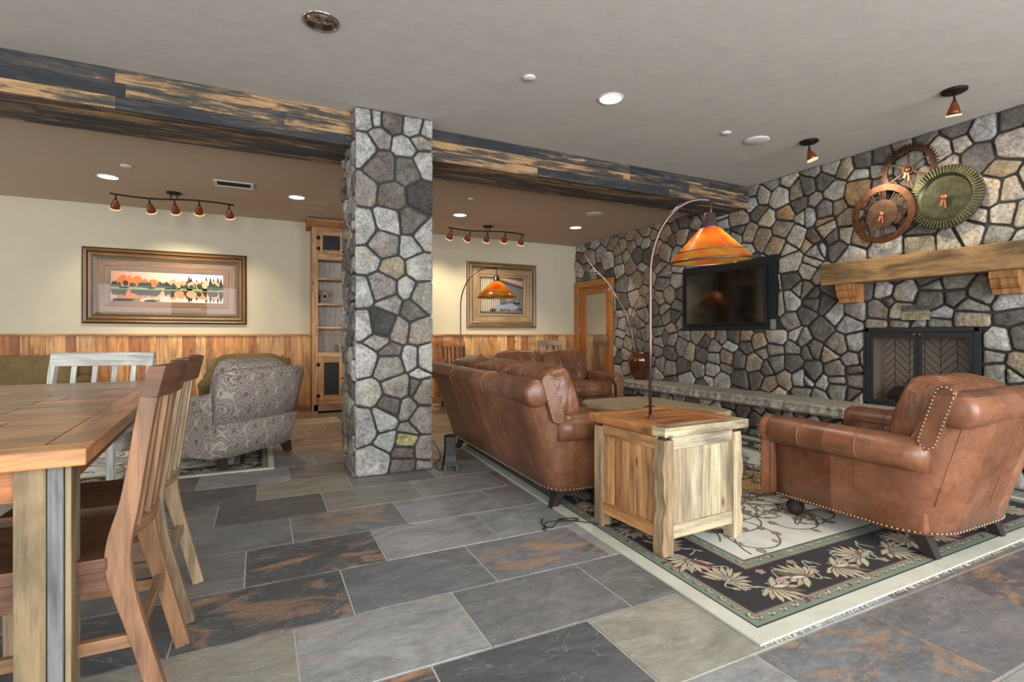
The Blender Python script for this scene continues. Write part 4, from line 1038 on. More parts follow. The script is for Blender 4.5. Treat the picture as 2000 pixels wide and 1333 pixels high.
# ---------------- dining chairs ----------------
def ribbon(b, pts, w, th, x, tn, n=1, axis=2):
    """rectangular section swept along a (y,z) path at given x; th in the path plane, w along x"""
    P = [Vector((0, y, z)) for y, z in pts]; rings = []
    for i, p in enumerate(P):
        d = (P[min(i+1, len(P)-1)]-P[max(i-1, 0)]).normalized(); nrm = Vector((0, -d.z, d.y)); t_ = th[i] if isinstance(th, list) else th
        a, c = p-nrm*t_/2, p+nrm*t_/2
        rings.append([(x-w/2, a.y, a.z), (x+w/2, a.y, a.z), (x+w/2, c.y, c.z), (x-w/2, c.y, c.z)])
    b.loft(rings, tn, True, False, None, axis)
def spl(pts, n=6): return [(p.y, p.z) for p in curve_pts([(0, y, z) for y, z in pts], n)]
def dining_chair(label, loc, rz, Wd=.43, c1=rgb(144, 106, 74), c2=rgb(98, 64, 42), nsl=5, group=None, m='chairwood', top=.985):
    t = thing('dining_chair', label, 'chair', loc, rz, group); h = Wd/2
    post = spl([(.235, 0), (.185, .20), (.135, .40), (.13, .50), (.155, .62), (.182, .80), (.198, top-.085)])
    for sx in (-1, 1):
        b = MB(); n = len(post); th = [.042+.016*math.exp(-((p[1]-.46)/.12)**2) for p in post]
        ribbon(b, post, .034, th, sx*(h-.017), jit(c1, .06)); b.build('back_post', M[m], t, bevel=.003)
        b = MB(); b.loft([[(sx*(h-.02)+dx*.016, -.265+dy*.016, 0) for dx, dy in ((-1, -1), (1, -1), (1, 1), (-1, 1))], [(sx*(h-.02)+dx*.02, -.265+dy*.02, .44) for dx, dy in ((-1, -1), (1, -1), (1, 1), (-1, 1))]], jit(c1, .06), True, False, None, 2); b.build('leg', M[m], t, bevel=.003)
        b = MB(); b.box(sx*(h-.02)-.011, sx*(h-.02)+.011, -.25, .17, .215, .25, jit(c1, .06), 1); b.build('side_stretcher', M[m], t, bevel=.002)
        b = MB(); b.box(sx*(h-.02)-.011, sx*(h-.02)+.011, -.25, .125, .38, .44, jit(c2, .1), 1); b.build('seat_rail', M[m], t, bevel=.002)
    # curved crest and lower rail
    def rail(z0, z1, y0, th, bow, lean, tn, name, X=h):
        b = MB(); rings = []
        for i in range(13):
            u = -1+2*i/12; x = u*X; y = y0+bow*(1-u*u)
            rings.append([(x, y-th/2, z0), (x, y+th/2, z0), (x, y+th/2+lean, z1), (x, y-th/2+lean, z1)])
        b.loft(rings, tn, True, False, None, 0); return b.build(name, M[m], t, bevel=.003)
    rail(top-.088, top, .197, .042, .03, .02, c2, 'crest_rail'); rail(.50, .55, .135, .022, .035, .01, c1, 'lower_back_rail', h-.034)
    for i in range(nsl):
        u = (i+1)/(nsl+1)*2-1; bw = .03*(1-u*u)
        b = MB(); ribbon(b, spl([(.145+bw, .53), (.158+bw, .62), (.18+bw, .78), (.197+bw, top-.08)]), .030, .013, u*(h-.01), jit(c1, .08)); b.build('back_slat', M[m], t, bevel=.002)
    b = MB(); g = []
    for i in range(9):
        row = []
        y = -.295+.40*i/8
        sec = []
        for j in range(11):
            u = -1+2*j/10; dip = .014*(1-u*u)*min(1, max(0, 1-abs((i-4.6)/4.8)**2)); sec.append((u*(h+.008-.0*i), y, .475-dip))
        sec += [(u*(h+.008), y, .438) for u in [1-2*j/10 for j in range(11)]]
        g.append(sec)
    b.loft(g, jit(c2, .05), True, False, None, 1); b.build('seat', M[m], t, bevel=.004)
    b = MB(); b.box(-h+.03, h-.03, .16, .18, .23, .265, jit(c1, .06), 0); b.build('rear_stretcher', M[m], t, bevel=.002)
    b = MB(); b.box(-h+.03, h-.03, -.275, -.255, .28, .31, jit(c1, .06), 0); b.build('front_stretcher', M[m], t, bevel=.002)
    return t
g = 'wooden dining chairs pushed up to the table'
dining_chair('nearest brown wooden dining chair at the right side of the table', (-.475, 1.915, 0), radians(-90), .40, group=g)
dining_chair('brown wooden dining chair second along the table, beyond the nearest one', (-.475, 2.425, 0), radians(-90), .38, rgb(158, 132, 102), rgb(104, 70, 46), group=g)
dining_chair('whitewashed wide dining chair at the far end of the table', (-.985, 4.05, 0), radians(-15), .60, rgb(206, 204, 196), rgb(206, 204, 196), 4, top=.955)
dining_chair('dark brown slat-back chair by the panelled wall behind the sofa', (2.63, 7.2, 0), radians(180+180), .36, rgb(96, 58, 36), rgb(168, 112, 62), 4)
dining_chair('pale chair by the panelled wall beyond the loveseat', (4.33, 7.2, 0), 0, .46, rgb(170, 160, 148), rgb(150, 132, 112), 3)

# ---------------- bookcase ----------------
def bookcase():
    X0, X1, Y0, Y1 = .63, 1.48, 7.46, 7.79
    ox, oy = (X0+X1)/2, (Y0+Y1)/2; a, c = (X1-X0)/2, (Y1-Y0)/2
    t = thing('bookcase', 'tall built-in style wooden bookcase behind the stone column', 'bookcase', (ox, oy, 0))
    pal = [rgb(186, 140, 92), rgb(174, 126, 80), rgb(196, 152, 104)]
    b = MB()
    b.box(-a, -a+.075, -c, -c+.02, 0, 2.56, pal[0], 2); b.box(a-.075, a, -c, -c+.02, 0, 2.56, pal[0], 2)
    b.box(-a, -a+.02, -c+.021, c, 0, 2.56, pal[1], 2); b.box(a-.02, a, -c+.021, c, 0, 2.56, pal[1], 2)
    b.box(-a+.02, a-.02, -c+.0, -c+.02, .03, .12, rgb(150, 112, 88), 0)
    b.box(-a+.076, a-.076, -c, -c+.02, .77, .83, pal[2], 0); b.box(-a+.076, a-.076, -c, -c+.02, .12, .17, pal[1], 0)
    b.box(-a+.076, a-.076, -c, -c+.02, 2.50, 2.56, pal[1], 0); b.box(-a+.076, a-.076, -c, -c+.02, 2.12, 2.18, pal[2], 0)
    b.build('case', M['wood'], t, bevel=.002)
    b = MB(); b.box(-a+.02, a-.02, c-.012, c, .1, 2.5, rgb(172, 162, 152), 2); b.build('back_panel', M['pale_wood'], t)
    b = MB(); b.prism([(-c-.0, 2.54), (-c-.03, 2.57), (-c-.06, 2.62), (-c-.06, 2.65), (c, 2.65), (c, 2.54)], -a-.06, a+.06, 0, rgb(156, 104, 60), 0); b.build('crown', M['wood'], t)
    for z in (.80, 1.18, 1.50, 1.85, 2.13):
        b = MB(); b.box(-a+.022, a-.022, -c+.004, c-.014, z-.022, z+.006, jit(pal[2], .05), 0); b.build('shelf', M['wood'], t, bevel=.002)
    def door(x0, x1, z0, z1, fr, kx, name='door', hinge=None):
        b = MB(); yy = -c-.004
        b.box(x0, x0+fr, yy, yy+.02, z0, z1, pal[0], 2); b.box(x1-fr, x1, yy, yy+.02, z0, z1, pal[0], 2)
        b.box(x0+fr, x1-fr, yy, yy+.02, z0, z0+fr, pal[1], 0); b.box(x0+fr, x1-fr, yy, yy+.02, z1-fr, z1, pal[1], 0)
        d = b.build(name, M['wood'], t, bevel=.002)
        b = MB(); b.box(x0+fr, x1-fr, yy+.008, yy+.014, z0+fr, z1-fr); b.build('mesh_panel', M['blackmatte'], d)
        b = MB(); b.blob((kx, yy-.012, (z0+z1)/2 if z1-z0 > .4 else z0+.04), (.026, .03, .026), 1, 1); b.build('knob', M['iron'], d)
        if hinge is not None:
            for z in (z0+.07, z1-.1):
                b = MB(); b.lathe([(.026, 0), (.026, .006), (.012, .01)], 10, mat=Matrix.Translation((hinge, yy, z)) @ Matrix.Rotation(pi/2, 4, 'X')); b.build('hinge', M['iron'], d)
    door(-a+.078, -.003, .172, .768, .075, -.03, hinge=-a+.078); door(.003, a-.078, .172, .768, .075, .03, hinge=a-.078)
    door(-a+.078, -.003, 2.182, 2.498, .06, -.03, 'upper_door', -a+.078); door(.003, a-.078, 2.182, 2.498, .06, .03, 'upper_door', a-.078)
    # birdhouse on a shelf
    h = thing('birdhouse', 'small rustic wooden birdhouse on the bookcase shelf', 'ornament', (.80, 7.60, 1.506))
    b = MB(); b.box(-.055, .055, -.05, .05, 0, .13, rgb(132, 116, 100), 2); b.prism([(-.055, .13), (.055, .13), (0, .19)], -.05, .05, 1, rgb(132, 116, 100)); b.build('walls', M['wood'], h)
    for sg in (-1, 1):
        b = MB(); b.add([(0, -.07, .205), (sg*.085, -.07, .115), (sg*.085, .07, .115), (0, .07, .205), (0, -.07, .193), (sg*.08, -.07, .108), (sg*.08, .07, .108), (0, .07, .193)], [(0, 1, 2, 3), (4, 5, 6, 7), (0, 1, 5, 4), (1, 2, 6, 5), (2, 3, 7, 6), (3, 0, 4, 7)], rgb(188, 130, 74)); b.build('roof', M['wood'], h)
    b = MB(); b.lathe([(.02, 0), (.02, .004)], 14, mat=Matrix.Translation((0, -.05, .10)) @ Matrix.Rotation(pi/2, 4, 'X')); b.build('entrance_hole', M['black'], h)
    b = MB(); b.tube([(0, -.05, .06), (0, -.085, .06)], .005, 6); b.build('perch', M['wood'], h)
    b = MB(); b.box(-.045, .045, -.008, .008, 0, .13, rgb(186, 184, 180), 2); b.box(-.037, .037, -.0095, -.0078, .01, .12, rgb(110, 106, 100), 2)
    o = b.build('small_frame', M['tint']); o.location = (1.05, 7.58, .812); o.rotation_euler = (radians(-18), 0, .3); tag(o, 'small pale framed card leaning on the lowest open bookcase shelf', 'picture frame')
bookcase()

# ---------------- pictures ----------------
def picture(label, x0, x1, z0, z1, steps, art, glass_in):
    """steps: list of (inset, depth, tint) rings from the outside in"""
    cx, cz = (x0+x1)/2, (z0+z1)/2; a, c = (x1-x0)/2, (z1-z0)/2
    t = thing('framed_picture', label, 'picture', (cx, YB-.001, cz)); b = MB()
    def rect(i, y): return [(-a+i, -y, -c+i), (a-i, -y, -c+i), (a-i, -y, c-i), (-a+i, -y, c-i)]
    rg = [rect(0, 0)]+[rect(i, y) for i, y, _ in steps]; k = 0
    for i in range(len(rg)-1):
        for j in range(4):
            q = (j+1) % 4; b.add([rg[i][j], rg[i][q], rg[i+1][q], rg[i+1][j]], [(0, 1, 2, 3)], steps[i][2], 0 if j % 2 == 0 else 2)
    b.build('frame', M['frame'], t)
    li, ly, _ = steps[-1]; b = MB(); art(b, -a+li, a-li, -c+li, c-li, -ly); b.build('print', M['tint'], t)
    b = MB(); g_, gy = glass_in; b.add(rect(g_, gy), [(0, 1, 2, 3)]); b.build('glass', M['clear'], t)
    return t
M['frame'] = wood('bronze_gilt_frame', .35, .35, .3, False, .2)
def art_lake(b, x0, x1, z0, z1, y):
    w, h = x1-x0, z1-z0
    def quad(u0, u1, v0, v1, c, d=0): b.poly([(x0+w*u0, y-d, z0+h*v0), (x0+w*u1, y-d, z0+h*v0), (x0+w*u1, y-d, z0+h*v1), (x0+w*u0, y-d, z0+h*v1)], c)
    for i in range(30):      # sky, warm at the left, pale at the right
        u = i/30; f = min(1, u*1.3); c = tuple(lin(a*(1-f)+q*f) for a, q in zip((196, 150, 128), (214, 212, 210)))
        quad(u, u+1/30, .48, 1, c); quad(u, u+1/30, 0, .42, tuple(x*.92 for x in c))
    quad(0, 1, .40, .5, rgb(122, 138, 88), .0004)
    for i in range(40): u = R.random(); quad(u, min(1, u+.05), .41+.06*R.random(), .49, jit(rgb(136, 152, 98), .2), .0005)
    def tree(u, ht, wd, c, kind):
        ht *= 1.25
        for sg, base, al in ((1, .48, 1), (-1, .40, .78)):
            cc = tuple(v*al for v in c); d = .0008+R.random()*.0004
            if kind: pts = [(u-wd/2, 0), (u+wd/2, 0), (u+wd*.3, ht*.4), (u+wd*.36, ht*.42), (u+wd*.14, ht*.75), (u, ht), (u-wd*.14, ht*.75), (u-wd*.36, ht*.42), (u-wd*.3, ht*.4)]
            else: pts = [(u+wd/2*cos(k*.628)*R.uniform(.8, 1.1), ht*.5+ht*.5*sin(k*.628)*R.uniform(.85, 1.1)) for k in range(10)]
            b.poly([(min(x1, max(x0, x0+w*p)), y-d, min(z1, max(z0, z0+h*(base+sg*q)))) for p, q in pts], cc)
    for i in range(26): u = R.random(); tree(u, R.uniform(.2, .34) if u < .35 else R.uniform(.16, .26), R.uniform(.06, .1), jit(rgb(206, 112, 58) if u < .4 else rgb(222, 158, 118), .15), 0)
    for i in range(90): u = R.random(); tree(u, R.uniform(.10, .19), .05, jit(rgb(40, 52, 46), .2), R.choice([0, 1]))
    for u, q in ((.68, .38), (.70, .34), (.75, .28), (.80, .24), (.84, .38), (.88, .36), (.91, .34), (.95, .38), (.98, .34), (.66, .24), (.25, .2), (.27, .17), (.35, .2), (.06, .17), (.02, .16), (.13, .2)):
        tree(u, q, .05, jit(rgb(28, 38, 38), .15), 1)
    for i in range(20): u = R.random()*.4; quad(u, min(1, u+.06), .0, .08*R.random()+.03, jit(rgb(96, 112, 72), .2), .0016)
def art_cabin(b, x0, x1, z0, z1, y):
    w, h = x1-x0, z1-z0
    def P(pts, c, d=0): b.poly([(x0+w*u, y-d, z0+h*v) for u, v in pts], c)
    P([(0, 0), (1, 0), (1, 1), (0, 1)], rgb(92, 92, 90))
    for i in range(9): P([(.05*i, .05), (.05*i+.035, .05), (.05*i+.035, .95), (.05*i, .95)], jit(rgb(176, 168, 152), .2), .0004)
    P([(.35, 1), (1, .78), (1, .92), (.6, 1)], rgb(182, 140, 112), .0006); P([(.3, .92), (1, .70), (1, .75), (.3, .98)], rgb(48, 48, 50), .0008)
    for i in range(26):
        u, v, r = R.uniform(.2, .95), R.uniform(.05, .55), R.uniform(.03, .11)
        P([(min(1, max(0, u+r*cos(k)*R.uniform(.7, 1.2))), min(1, max(0, v+r*.6*sin(k)*R.uniform(.7, 1.2)))) for k in [j*.785 for j in range(8)]], jit(R.choice([rgb(58, 64, 70), rgb(34, 36, 38), rgb(120, 134, 154), rgb(150, 152, 150), rgb(150, 110, 84)]), .2), .0008+.0001*i)
    P([(.3, .2), (.75, .28), (.9, .18), (.8, .1), (.35, .12)], rgb(126, 140, 160), .004)
br, gd, lt, dk, mat_ = rgb(74, 48, 30), rgb(118, 84, 50), rgb(144, 108, 68), rgb(44, 30, 20), rgb(128, 90, 56)
picture('wide framed autumn lake print in a bronze frame on the left back wall', -1.925, -.166, 1.21, 2.14,
        [(.004, .03, dk), (.02, .042, br), (.035, .036, gd), (.05, .044, lt), (.062, .03, dk), (.085, .022, gd), (.10, .03, lt), (.105, .022, dk), (.145, .012, rgb(86, 68, 44)), (.165, .012, gd), (.215, .012, mat_), (.22, .017, dk), (.228, .016, lt), (.275, .012, rgb(112, 80, 50)), (.28, .008, lt)], art_lake, (.105, .018))
picture('square framed cabin print with wide mottled mat, behind the far lamp', 3.0, 4.276, 1.19, 2.275,
        [(.004, .03, rgb(80, 62, 44)), (.03, .04, rgb(132, 108, 78)), (.05, .034, gd), (.075, .042, rgb(150, 122, 88)), (.085, .026, dk), (.105, .016, lt), (.11, .012, dk), (.185, .010, rgb(160, 136, 104)), (.19, .015, rgb(176, 150, 112)), (.225, .014, rgb(148, 116, 78)), (.235, .012, rgb(196, 174, 134)), (.25, .009, dk)], art_cabin, (.10, .014))
picture('narrow sliver of a framed picture showing just right of the column', 1.55, 2.10, 1.28, 1.66, [(.004, .02, gd), (.04, .03, lt), (.05, .015, dk), (.10, .012, rgb(190, 170, 130))], art_cabin, (.05, .013))

# ---------------- hearth, fireplace, mantel ----------------
def hearth():
    t = thing('raised_hearth', 'long raised stone hearth with thick rough slabs along the stone wall', 'hearth', (4.9, 1.8, 0))
    oy = 1.8; ye = 6.02; ys = -1.6
    b = MB(); b.box(4.72-4.9, XW-4.9, ys-oy, ye-.06-oy, 0, .32); b.build('base', M['mortar'], t)
    s = fill([], (ys, ye-.06, 0, .325), .19, 'GDDLGD'); mb = MB()
    cl = cells(s, (ys, ye-.06, 0, .325), .02); stones(mb, cl, lambda u, v, h: (4.72-h-4.9, u-oy, v), .02, .045)
    s = fill([], (4.72, XW, 0, .325), .14, 'GDLT'); cl = cells(s, (4.72, XW, 0, .325), .02); stones(mb, cl, lambda u, v, h: (u-4.9, ye-.06+h-oy, v), .01, .03)
    mb.build('stone_facing', M['stone'], t)
    y = ye
    for L in (1.22, 1.05, 1.3, 1.25, 1.3, 1.5):
        y0 = y-L; mb = MB(); n = 26; rows = []
        for i in range(n+1):
            v = y-.003-(L-.006)*i/n; w = R.uniform(-.010, .010)
            rows.append([(XW-.004-4.9, v-oy, .322), (4.635+w-4.9+.012, v-oy, .322), (4.62+w+R.uniform(-.008, .008)-4.9, v-oy, .345), (4.625+w+R.uniform(-.01, .01)-4.9, v-oy, .385), (4.622+w+R.uniform(-.008, .006)-4.9, v-oy, .412), (4.64+w-4.9, v-oy, .426), (4.78-4.9, v-oy, .43), (XW-.004-4.9, v-oy, .43)])
        mb.loft(rows, jit(rgb(166, 160, 148), .07), True, False); mb.build('cap_slab', M['slab'], t); y = y0
hearth()

def fireplace():
    y0, y1, z0, z1 = 2.02, 2.875, .43, 1.12; oy = (y0+y1)/2; a = (y1-y0)/2
    t = thing('fireplace', 'black steel fireplace with two mesh doors in the stone wall', 'fireplace', (XW, oy, z0))
    h = z1-z0
    b = MB()   # steel box behind the opening
    b.box(.02, .55, -a, -a+.01, 0, h); b.box(.02, .55, a-.01, a, 0, h); b.box(.02, .55, -a, a, h-.01, h); b.box(.02, .55, -a, a, 0, .01)
    b.build('firebox', M['blackmatte'], t)
    b = MB(); mort = rgb(60, 56, 52); b.box(.02, .25, -a+.011, -a+.02, .011, h-.011, rgb(170, 150, 132)); b.box(.02, .25, a-.02, a-.011, .011, h-.011, rgb(170, 150, 132)); b.box(.25, .26, -a+.011, a-.011, .011, h-.011, mort)
    # herringbone brick: rows of slanted bricks, alternating direction
    bl, bw = .17, .05
    k = 0; u = -a+.02; colw = bl*cos(pi/4)
    while u < a-.02:
        ue = min(u+colw, a-.015); v = -.2
        while v < h+.2:
            sg = 1 if k % 2 else -1; dz = (ue-u)*sg; st = bw/cos(pi/4)
            q = [(u+.003, v), (ue-.003, v+dz), (ue-.003, v+dz+st-.008), (u+.003, v+st-.008)]
            q = clip(clip(q, 0, 1, h-.012), 0, -1, -.012)
            if len(q) > 2: b.add([(.245, p[0], p[1]) for p in q], [tuple(range(len(q)))], jit(rgb(196, 176, 156), .08))
            v += st
        u += colw; k += 1
    b.build('herringbone_brick', M['tint'], t)
    b = MB()
    for i in range(3):
        b.tube([(.06+.05*i, -.28+.02*i, .09+.03*(i % 2)), (.07+.05*i, .0, .11+.02*i), (.06+.05*i, .27, .09+.02*i)], [.04, .045, .038], 10, rgb(64, 52, 44))
    b.tube([(.10, -.16, .17), (.12, .14, .20)], .038, 10, rgb(70, 56, 46)); b.build('logs', M['tint'], t)
    b = MB()
    for q in (-.2, 0, .2): b.box(.04, .22, q-.008, q+.008, .035, .05)
    b.build('grate', M['iron'], t)
    b = MB(); f = .035
    b.box(-.035, .02, -a-.01, -a+f, 0, h+.012); b.box(-.035, .02, a-f, a+.01, 0, h+.012); b.box(-.035, .02, -a, a, h-.02, h+.012); b.box(-.035, .02, -a, a, 0, .02)
    b.build('surround', M['blackmatte'], t, bevel=.002)
    for sg in (-1, 1):
        lo, hi = sorted((sg*.002, sg*(a-f-.002))); b = MB(); q = .028; zt, zb = h-.024, .022
        b.box(-.028, -.01, lo, lo+q, zb, zt); b.box(-.028, -.01, hi-q, hi, zb, zt); b.box(-.028, -.01, lo+q, hi-q, zt-.05, zt); b.box(-.028, -.01, lo+q, hi-q, zb, zb+q)
        d = b.build('door', M['blackmatte'], t, bevel=.001, seg=1)
        b = MB(); b.add([(-.02, lo+q, zb+q), (-.02, hi-q, zb+q), (-.02, hi-q, zt-.05), (-.02, lo+q, zt-.05)], [(0, 1, 2, 3)]); b.build('mesh_screen', M['mesh'], d)
        b = MB(); b.blob((-.04, sg*.022, zt-.02), (.022, .02, .014), 1, 1); b.build('knob', M['steel'], d)
    return t
fireplace()
t = thing('wood_mantel', 'thick rough-sawn wooden mantel shelf on two corbels above the fireplace', 'mantel', (XW-.02, 2.43, 1.55))
b = MB(); b.box(-.20, .0, 1.45-2.43, 3.18-2.43, 0, .205, rgb(150, 116, 74), 1); b.build('shelf_beam', M['weathered'], t, bevel=.008)
for y in (2.97, 1.82):
    b = MB(); pr = [(0, 0), (-.17, 0), (-.17, -.055), (-.155, -.06), (-.15, -.10), (-.135, -.125), (-.115, -.135), (-.115, -.175), (0, -.175)]
    b.prism(pr, y-2.43-.085, y-2.43+.085, 1, rgb(172, 120, 68), 2); b.build('corbel', M['wood'], t, bevel=.003)

def text(name, body, size, mat, parent, mw, align='CENTER', ext=.0006):
    c = bpy.data.curves.new(name, 'FONT'); c.body = body; c.size = size; c.align_x = align; c.align_y = 'CENTER'; c.extrude = ext
    o = bpy.data.objects.new(name, c); COL.objects.link(o); c.materials.append(mat)
    bpy.context.view_layer.update()
    me = bpy.data.meshes.new_from_object(o.evaluated_get(bpy.context.evaluated_depsgraph_get()))
    bpy.data.objects.remove(o); o = bpy.data.objects.new(name, me); COL.objects.link(o); me.materials.clear(); me.materials.append(mat)
    o.parent = parent; o.matrix_local = mw
    return o
FACE_X = Matrix(((0, 0, -1, 0), (-1, 0, 0, 0), (0, 1, 0, 0), (0, 0, 0, 1)))   # text facing -X, reading towards -Y
t = thing('caution_plaque', 'small metal CAUTION plaque on the stone above the fireplace', 'sign', (XW-.048, 2.452, 1.268))
b = MB(); b.box(-.003, .003, -.104, .104, -.066, .066, rgb(196, 186, 150)); b.build('plate', M['tintm'], t)
b = MB(); b.box(-.0045, -.003, -.104, .104, .004, .066, rgb(132, 124, 112)); b.build('header', M['tintm'], t)
text('lettering', 'CAUTION', .047, M['blackmatte'], t, Matrix.Translation((-.0055, 0, .036)) @ FACE_X)
b = MB()
for i, z in enumerate((-.010, -.024, -.038, -.052)):
    y = -.085+.01*i
    while y < .085-.01*i: w = R.uniform(.008, .022); b.box(-.0042, -.003, y, min(y+w, .088), z-.003, z+.003, rgb(96, 84, 60)); y += w+.005
b.build('small_print', M['tint'], t)

# ---------------- television in its niche ----------------
o = bx('tv_backing_panel', XW-.035, XW+.002, 3.785, 5.182, 1.137, 1.948, m=M['blackmatte']); tag(o, 'flat black panel set in the stone wall behind the television', 'wall panel')
t = thing('television', 'flat black television mounted on the dark panel in the stone wall', 'television', (XW-.04, 4.48, 1.525))
b = MB(); b.box(-.055, -.01, -.595, .585, -.332, .322); b.build('bezel', M['black'], t, bevel=.004)
b = MB(); b.box(-.0565, -.054, -.575, .568, -.305, .306); b.build('screen', M['tvglass'], t)
b = MB(); b.box(-.01, .0, -.2, .2, -.15, .15); b.build('wall_mount', M['iron'], t)
b = MB(); b.box(-.008, .0, -.035, .035, -.055, .055, rgb(126, 124, 120)); b.box(-.012, -.008, -.012, .012, -.02, .02, rgb(140, 138, 134))
o = b.build('wall_switch', M['tint'], bevel=.001); o.location = (XW-.03, 3.83, 1.19); tag(o, 'small grey wall plate at the lower right corner of the television panel', 'switch')

# ---------------- gear wall clocks ----------------
def bar(b, y0, z0, y1, z1, w, x, th, tn):
    d = math.hypot(y1-y0, z1-z0); ny, nz = -(z1-z0)/d*w/2, (y1-y0)/d*w/2
    q = [(y0-ny, z0-nz), (y1-ny, z1-nz), (y1+ny, z1+nz), (y0+ny, z0+nz)]
    b.loft([[(x, p[0], p[1]) for p in q], [(x+th, p[0], p[1]) for p in q]], tn, True, False)
def annulus(b, r0, r1, x, th, tn, n=72, teeth=None):
    ro = [(r1 if teeth is None else r1+teeth*((i*2) % 3 == 0)) for i in range(n)]
    for r in ((x, x+th),):
        rings = [[(x, cos(2*pi*i/n)*r0, sin(2*pi*i/n)*r0) for i in range(n)], [(x, cos(2*pi*i/n)*ro[i], sin(2*pi*i/n)*ro[i]) for i in range(n)],
                 [(x+th, cos(2*pi*i/n)*ro[i], sin(2*pi*i/n)*ro[i]) for i in range(n)], [(x+th, cos(2*pi*i/n)*r0, sin(2*pi*i/n)*r0) for i in range(n)]]
        rings.append(rings[0]); b.loft(rings, tn, False, False)
def hands(t, x, col, s=1):
    b = MB(); bar(b, 0, .02*s, -.01*s, -.085*s, .012*s, x, .003, col); bar(b, 0, .02*s, .02*s, -.06*s, .016*s, x-.003, .003, col)
    b.lathe([(.022*s, 0), (.018*s, .006), (.002, .008)], 14, col, Matrix.Translation((x-.002, 0, 0)) @ Matrix.Rotation(-pi/2, 4, 'Y')); b.build('hands', M['tintm'], t)
gx = 'metal gear clocks above the mantel'
cop = rgb(104, 68, 46)
t = thing('wall_clock', 'copper ring clock with Roman numerals, lower left of the gear clocks', 'clock', (XW-.14, 2.668, 2.150), 0, gx)
b = MB(); annulus(b, .205, .26, 0, .012, cop); b.build('outer_ring', M['tintm'], t)
b = MB(); annulus(b, .003, .125, 0.0, .010, rgb(100, 76, 58), 48); b.build('centre_disc', M['tintm'], t)
b = MB()
NUM = ['XII', 'I', 'II', 'III', 'IIII', 'V', 'VI', 'VII', 'VIII', 'IX', 'X', 'XI']
for h_, s_ in enumerate(NUM):
    a = pi/2-h_*pi/6; wtot = sum({'I': .017, 'V': .03, 'X': .03}[c] for c in s_); off = -wtot/2
    # reading clockwise as seen from the room: local y runs to the viewer's left
    for c in s_:
        w = {'I': .017, 'V': .03, 'X': .03}[c]; m_ = off+w/2; off += w
        def pt(r, tang): A = a; return (-(cos(A)*r+sin(A)*tang), sin(A)*r-cos(A)*tang)
        if c == 'I': bar(b, *pt(.123, m_), *pt(.208, m_), .0062, .003, .006, cop)
        elif c == 'V': bar(b, *pt(.123, m_), *pt(.208, m_-.012), .006, .003, .006, cop); bar(b, *pt(.123, m_), *pt(.208, m_+.012), .004, .003, .006, cop)
        else: bar(b, *pt(.123, m_+.012), *pt(.208, m_-.012), .006, .003, .006, cop); bar(b, *pt(.123, m_-.012), *pt(.208, m_+.012), .004, .003, .006, cop)
b.build('roman_numerals', M['tintm'], t)
hands(t, -.008, rgb(196, 128, 92))
b = MB(); b.tube([(.01, 0, 0), (.10, 0, 0)], .02, 10); b.build('wall_stem', M['iron'], t)
t = thing('wall_clock', 'green-grey round clock with ridged rim, right of the gear clocks', 'clock', (XW-.10, 2.215, 2.195), 0, gx)
gr = rgb(88, 86, 64)
b = MB(); b.lathe([(.002, .004), (.17, .004), (.185, -.012), (.19, -.02), (.255, -.004), (.258, .004), (.25, .012), (.002, .012)], 72, gr, Matrix.Rotation(-pi/2, 4, 'Y') @ Matrix.Scale(-1, 4, (0, 0, 1)), True, False); b.build('dish', M['tintm'], t)
b = MB()
for i in range(64):
    a = 2*pi*i/64; bar(b, cos(a)*.195, sin(a)*.195, cos(a)*.254, sin(a)*.254, .011, -.026, .02, jit(rgb(112, 110, 82), .1))
b.build('ridged_rim', M['tintm'], t)
hands(t, -.022, rgb(176, 112, 80), 1.1)
b = MB(); b.tube([(.01, 0, 0), (.06, 0, 0)], .02, 10); b.build('wall_stem', M['iron'], t)
t = thing('wall_clock', 'rusty toothed gear clock with spokes, top of the gear clocks', 'clock', (XW-.075, 2.497, 2.505), 0, gx)
ru = rgb(80, 54, 38)
b = MB(); annulus(b, .165, .205, 0, .012, ru, 72)
for i in range(48):
    a = 2*pi*i/48; q = [(cos(a)*.203, sin(a)*.203), (cos(a+.10)*.203, sin(a+.10)*.203), (cos(a+.03)*.228, sin(a+.03)*.228)]
    b.loft([[(0, *p) for p in q], [(.012, *p) for p in q]], ru, True, False)
b.build('toothed_ring', M['tintm'], t)
b = MB()
for i in range(6):
    a = pi/6+i*pi/3; bar(b, cos(a)*.02, sin(a)*.02, cos(a)*.168, sin(a)*.168, .014, .001, .008, ru)
annulus(b, .004, .045, -.001, .012, ru, 24); b.build('spokes', M['tintm'], t)
hands(t, -.008, rgb(150, 100, 76), 1.2)
b = MB(); b.tube([(.01, 0, 0), (.04, 0, 0)], .02, 10); b.build('wall_stem', M['iron'], t)

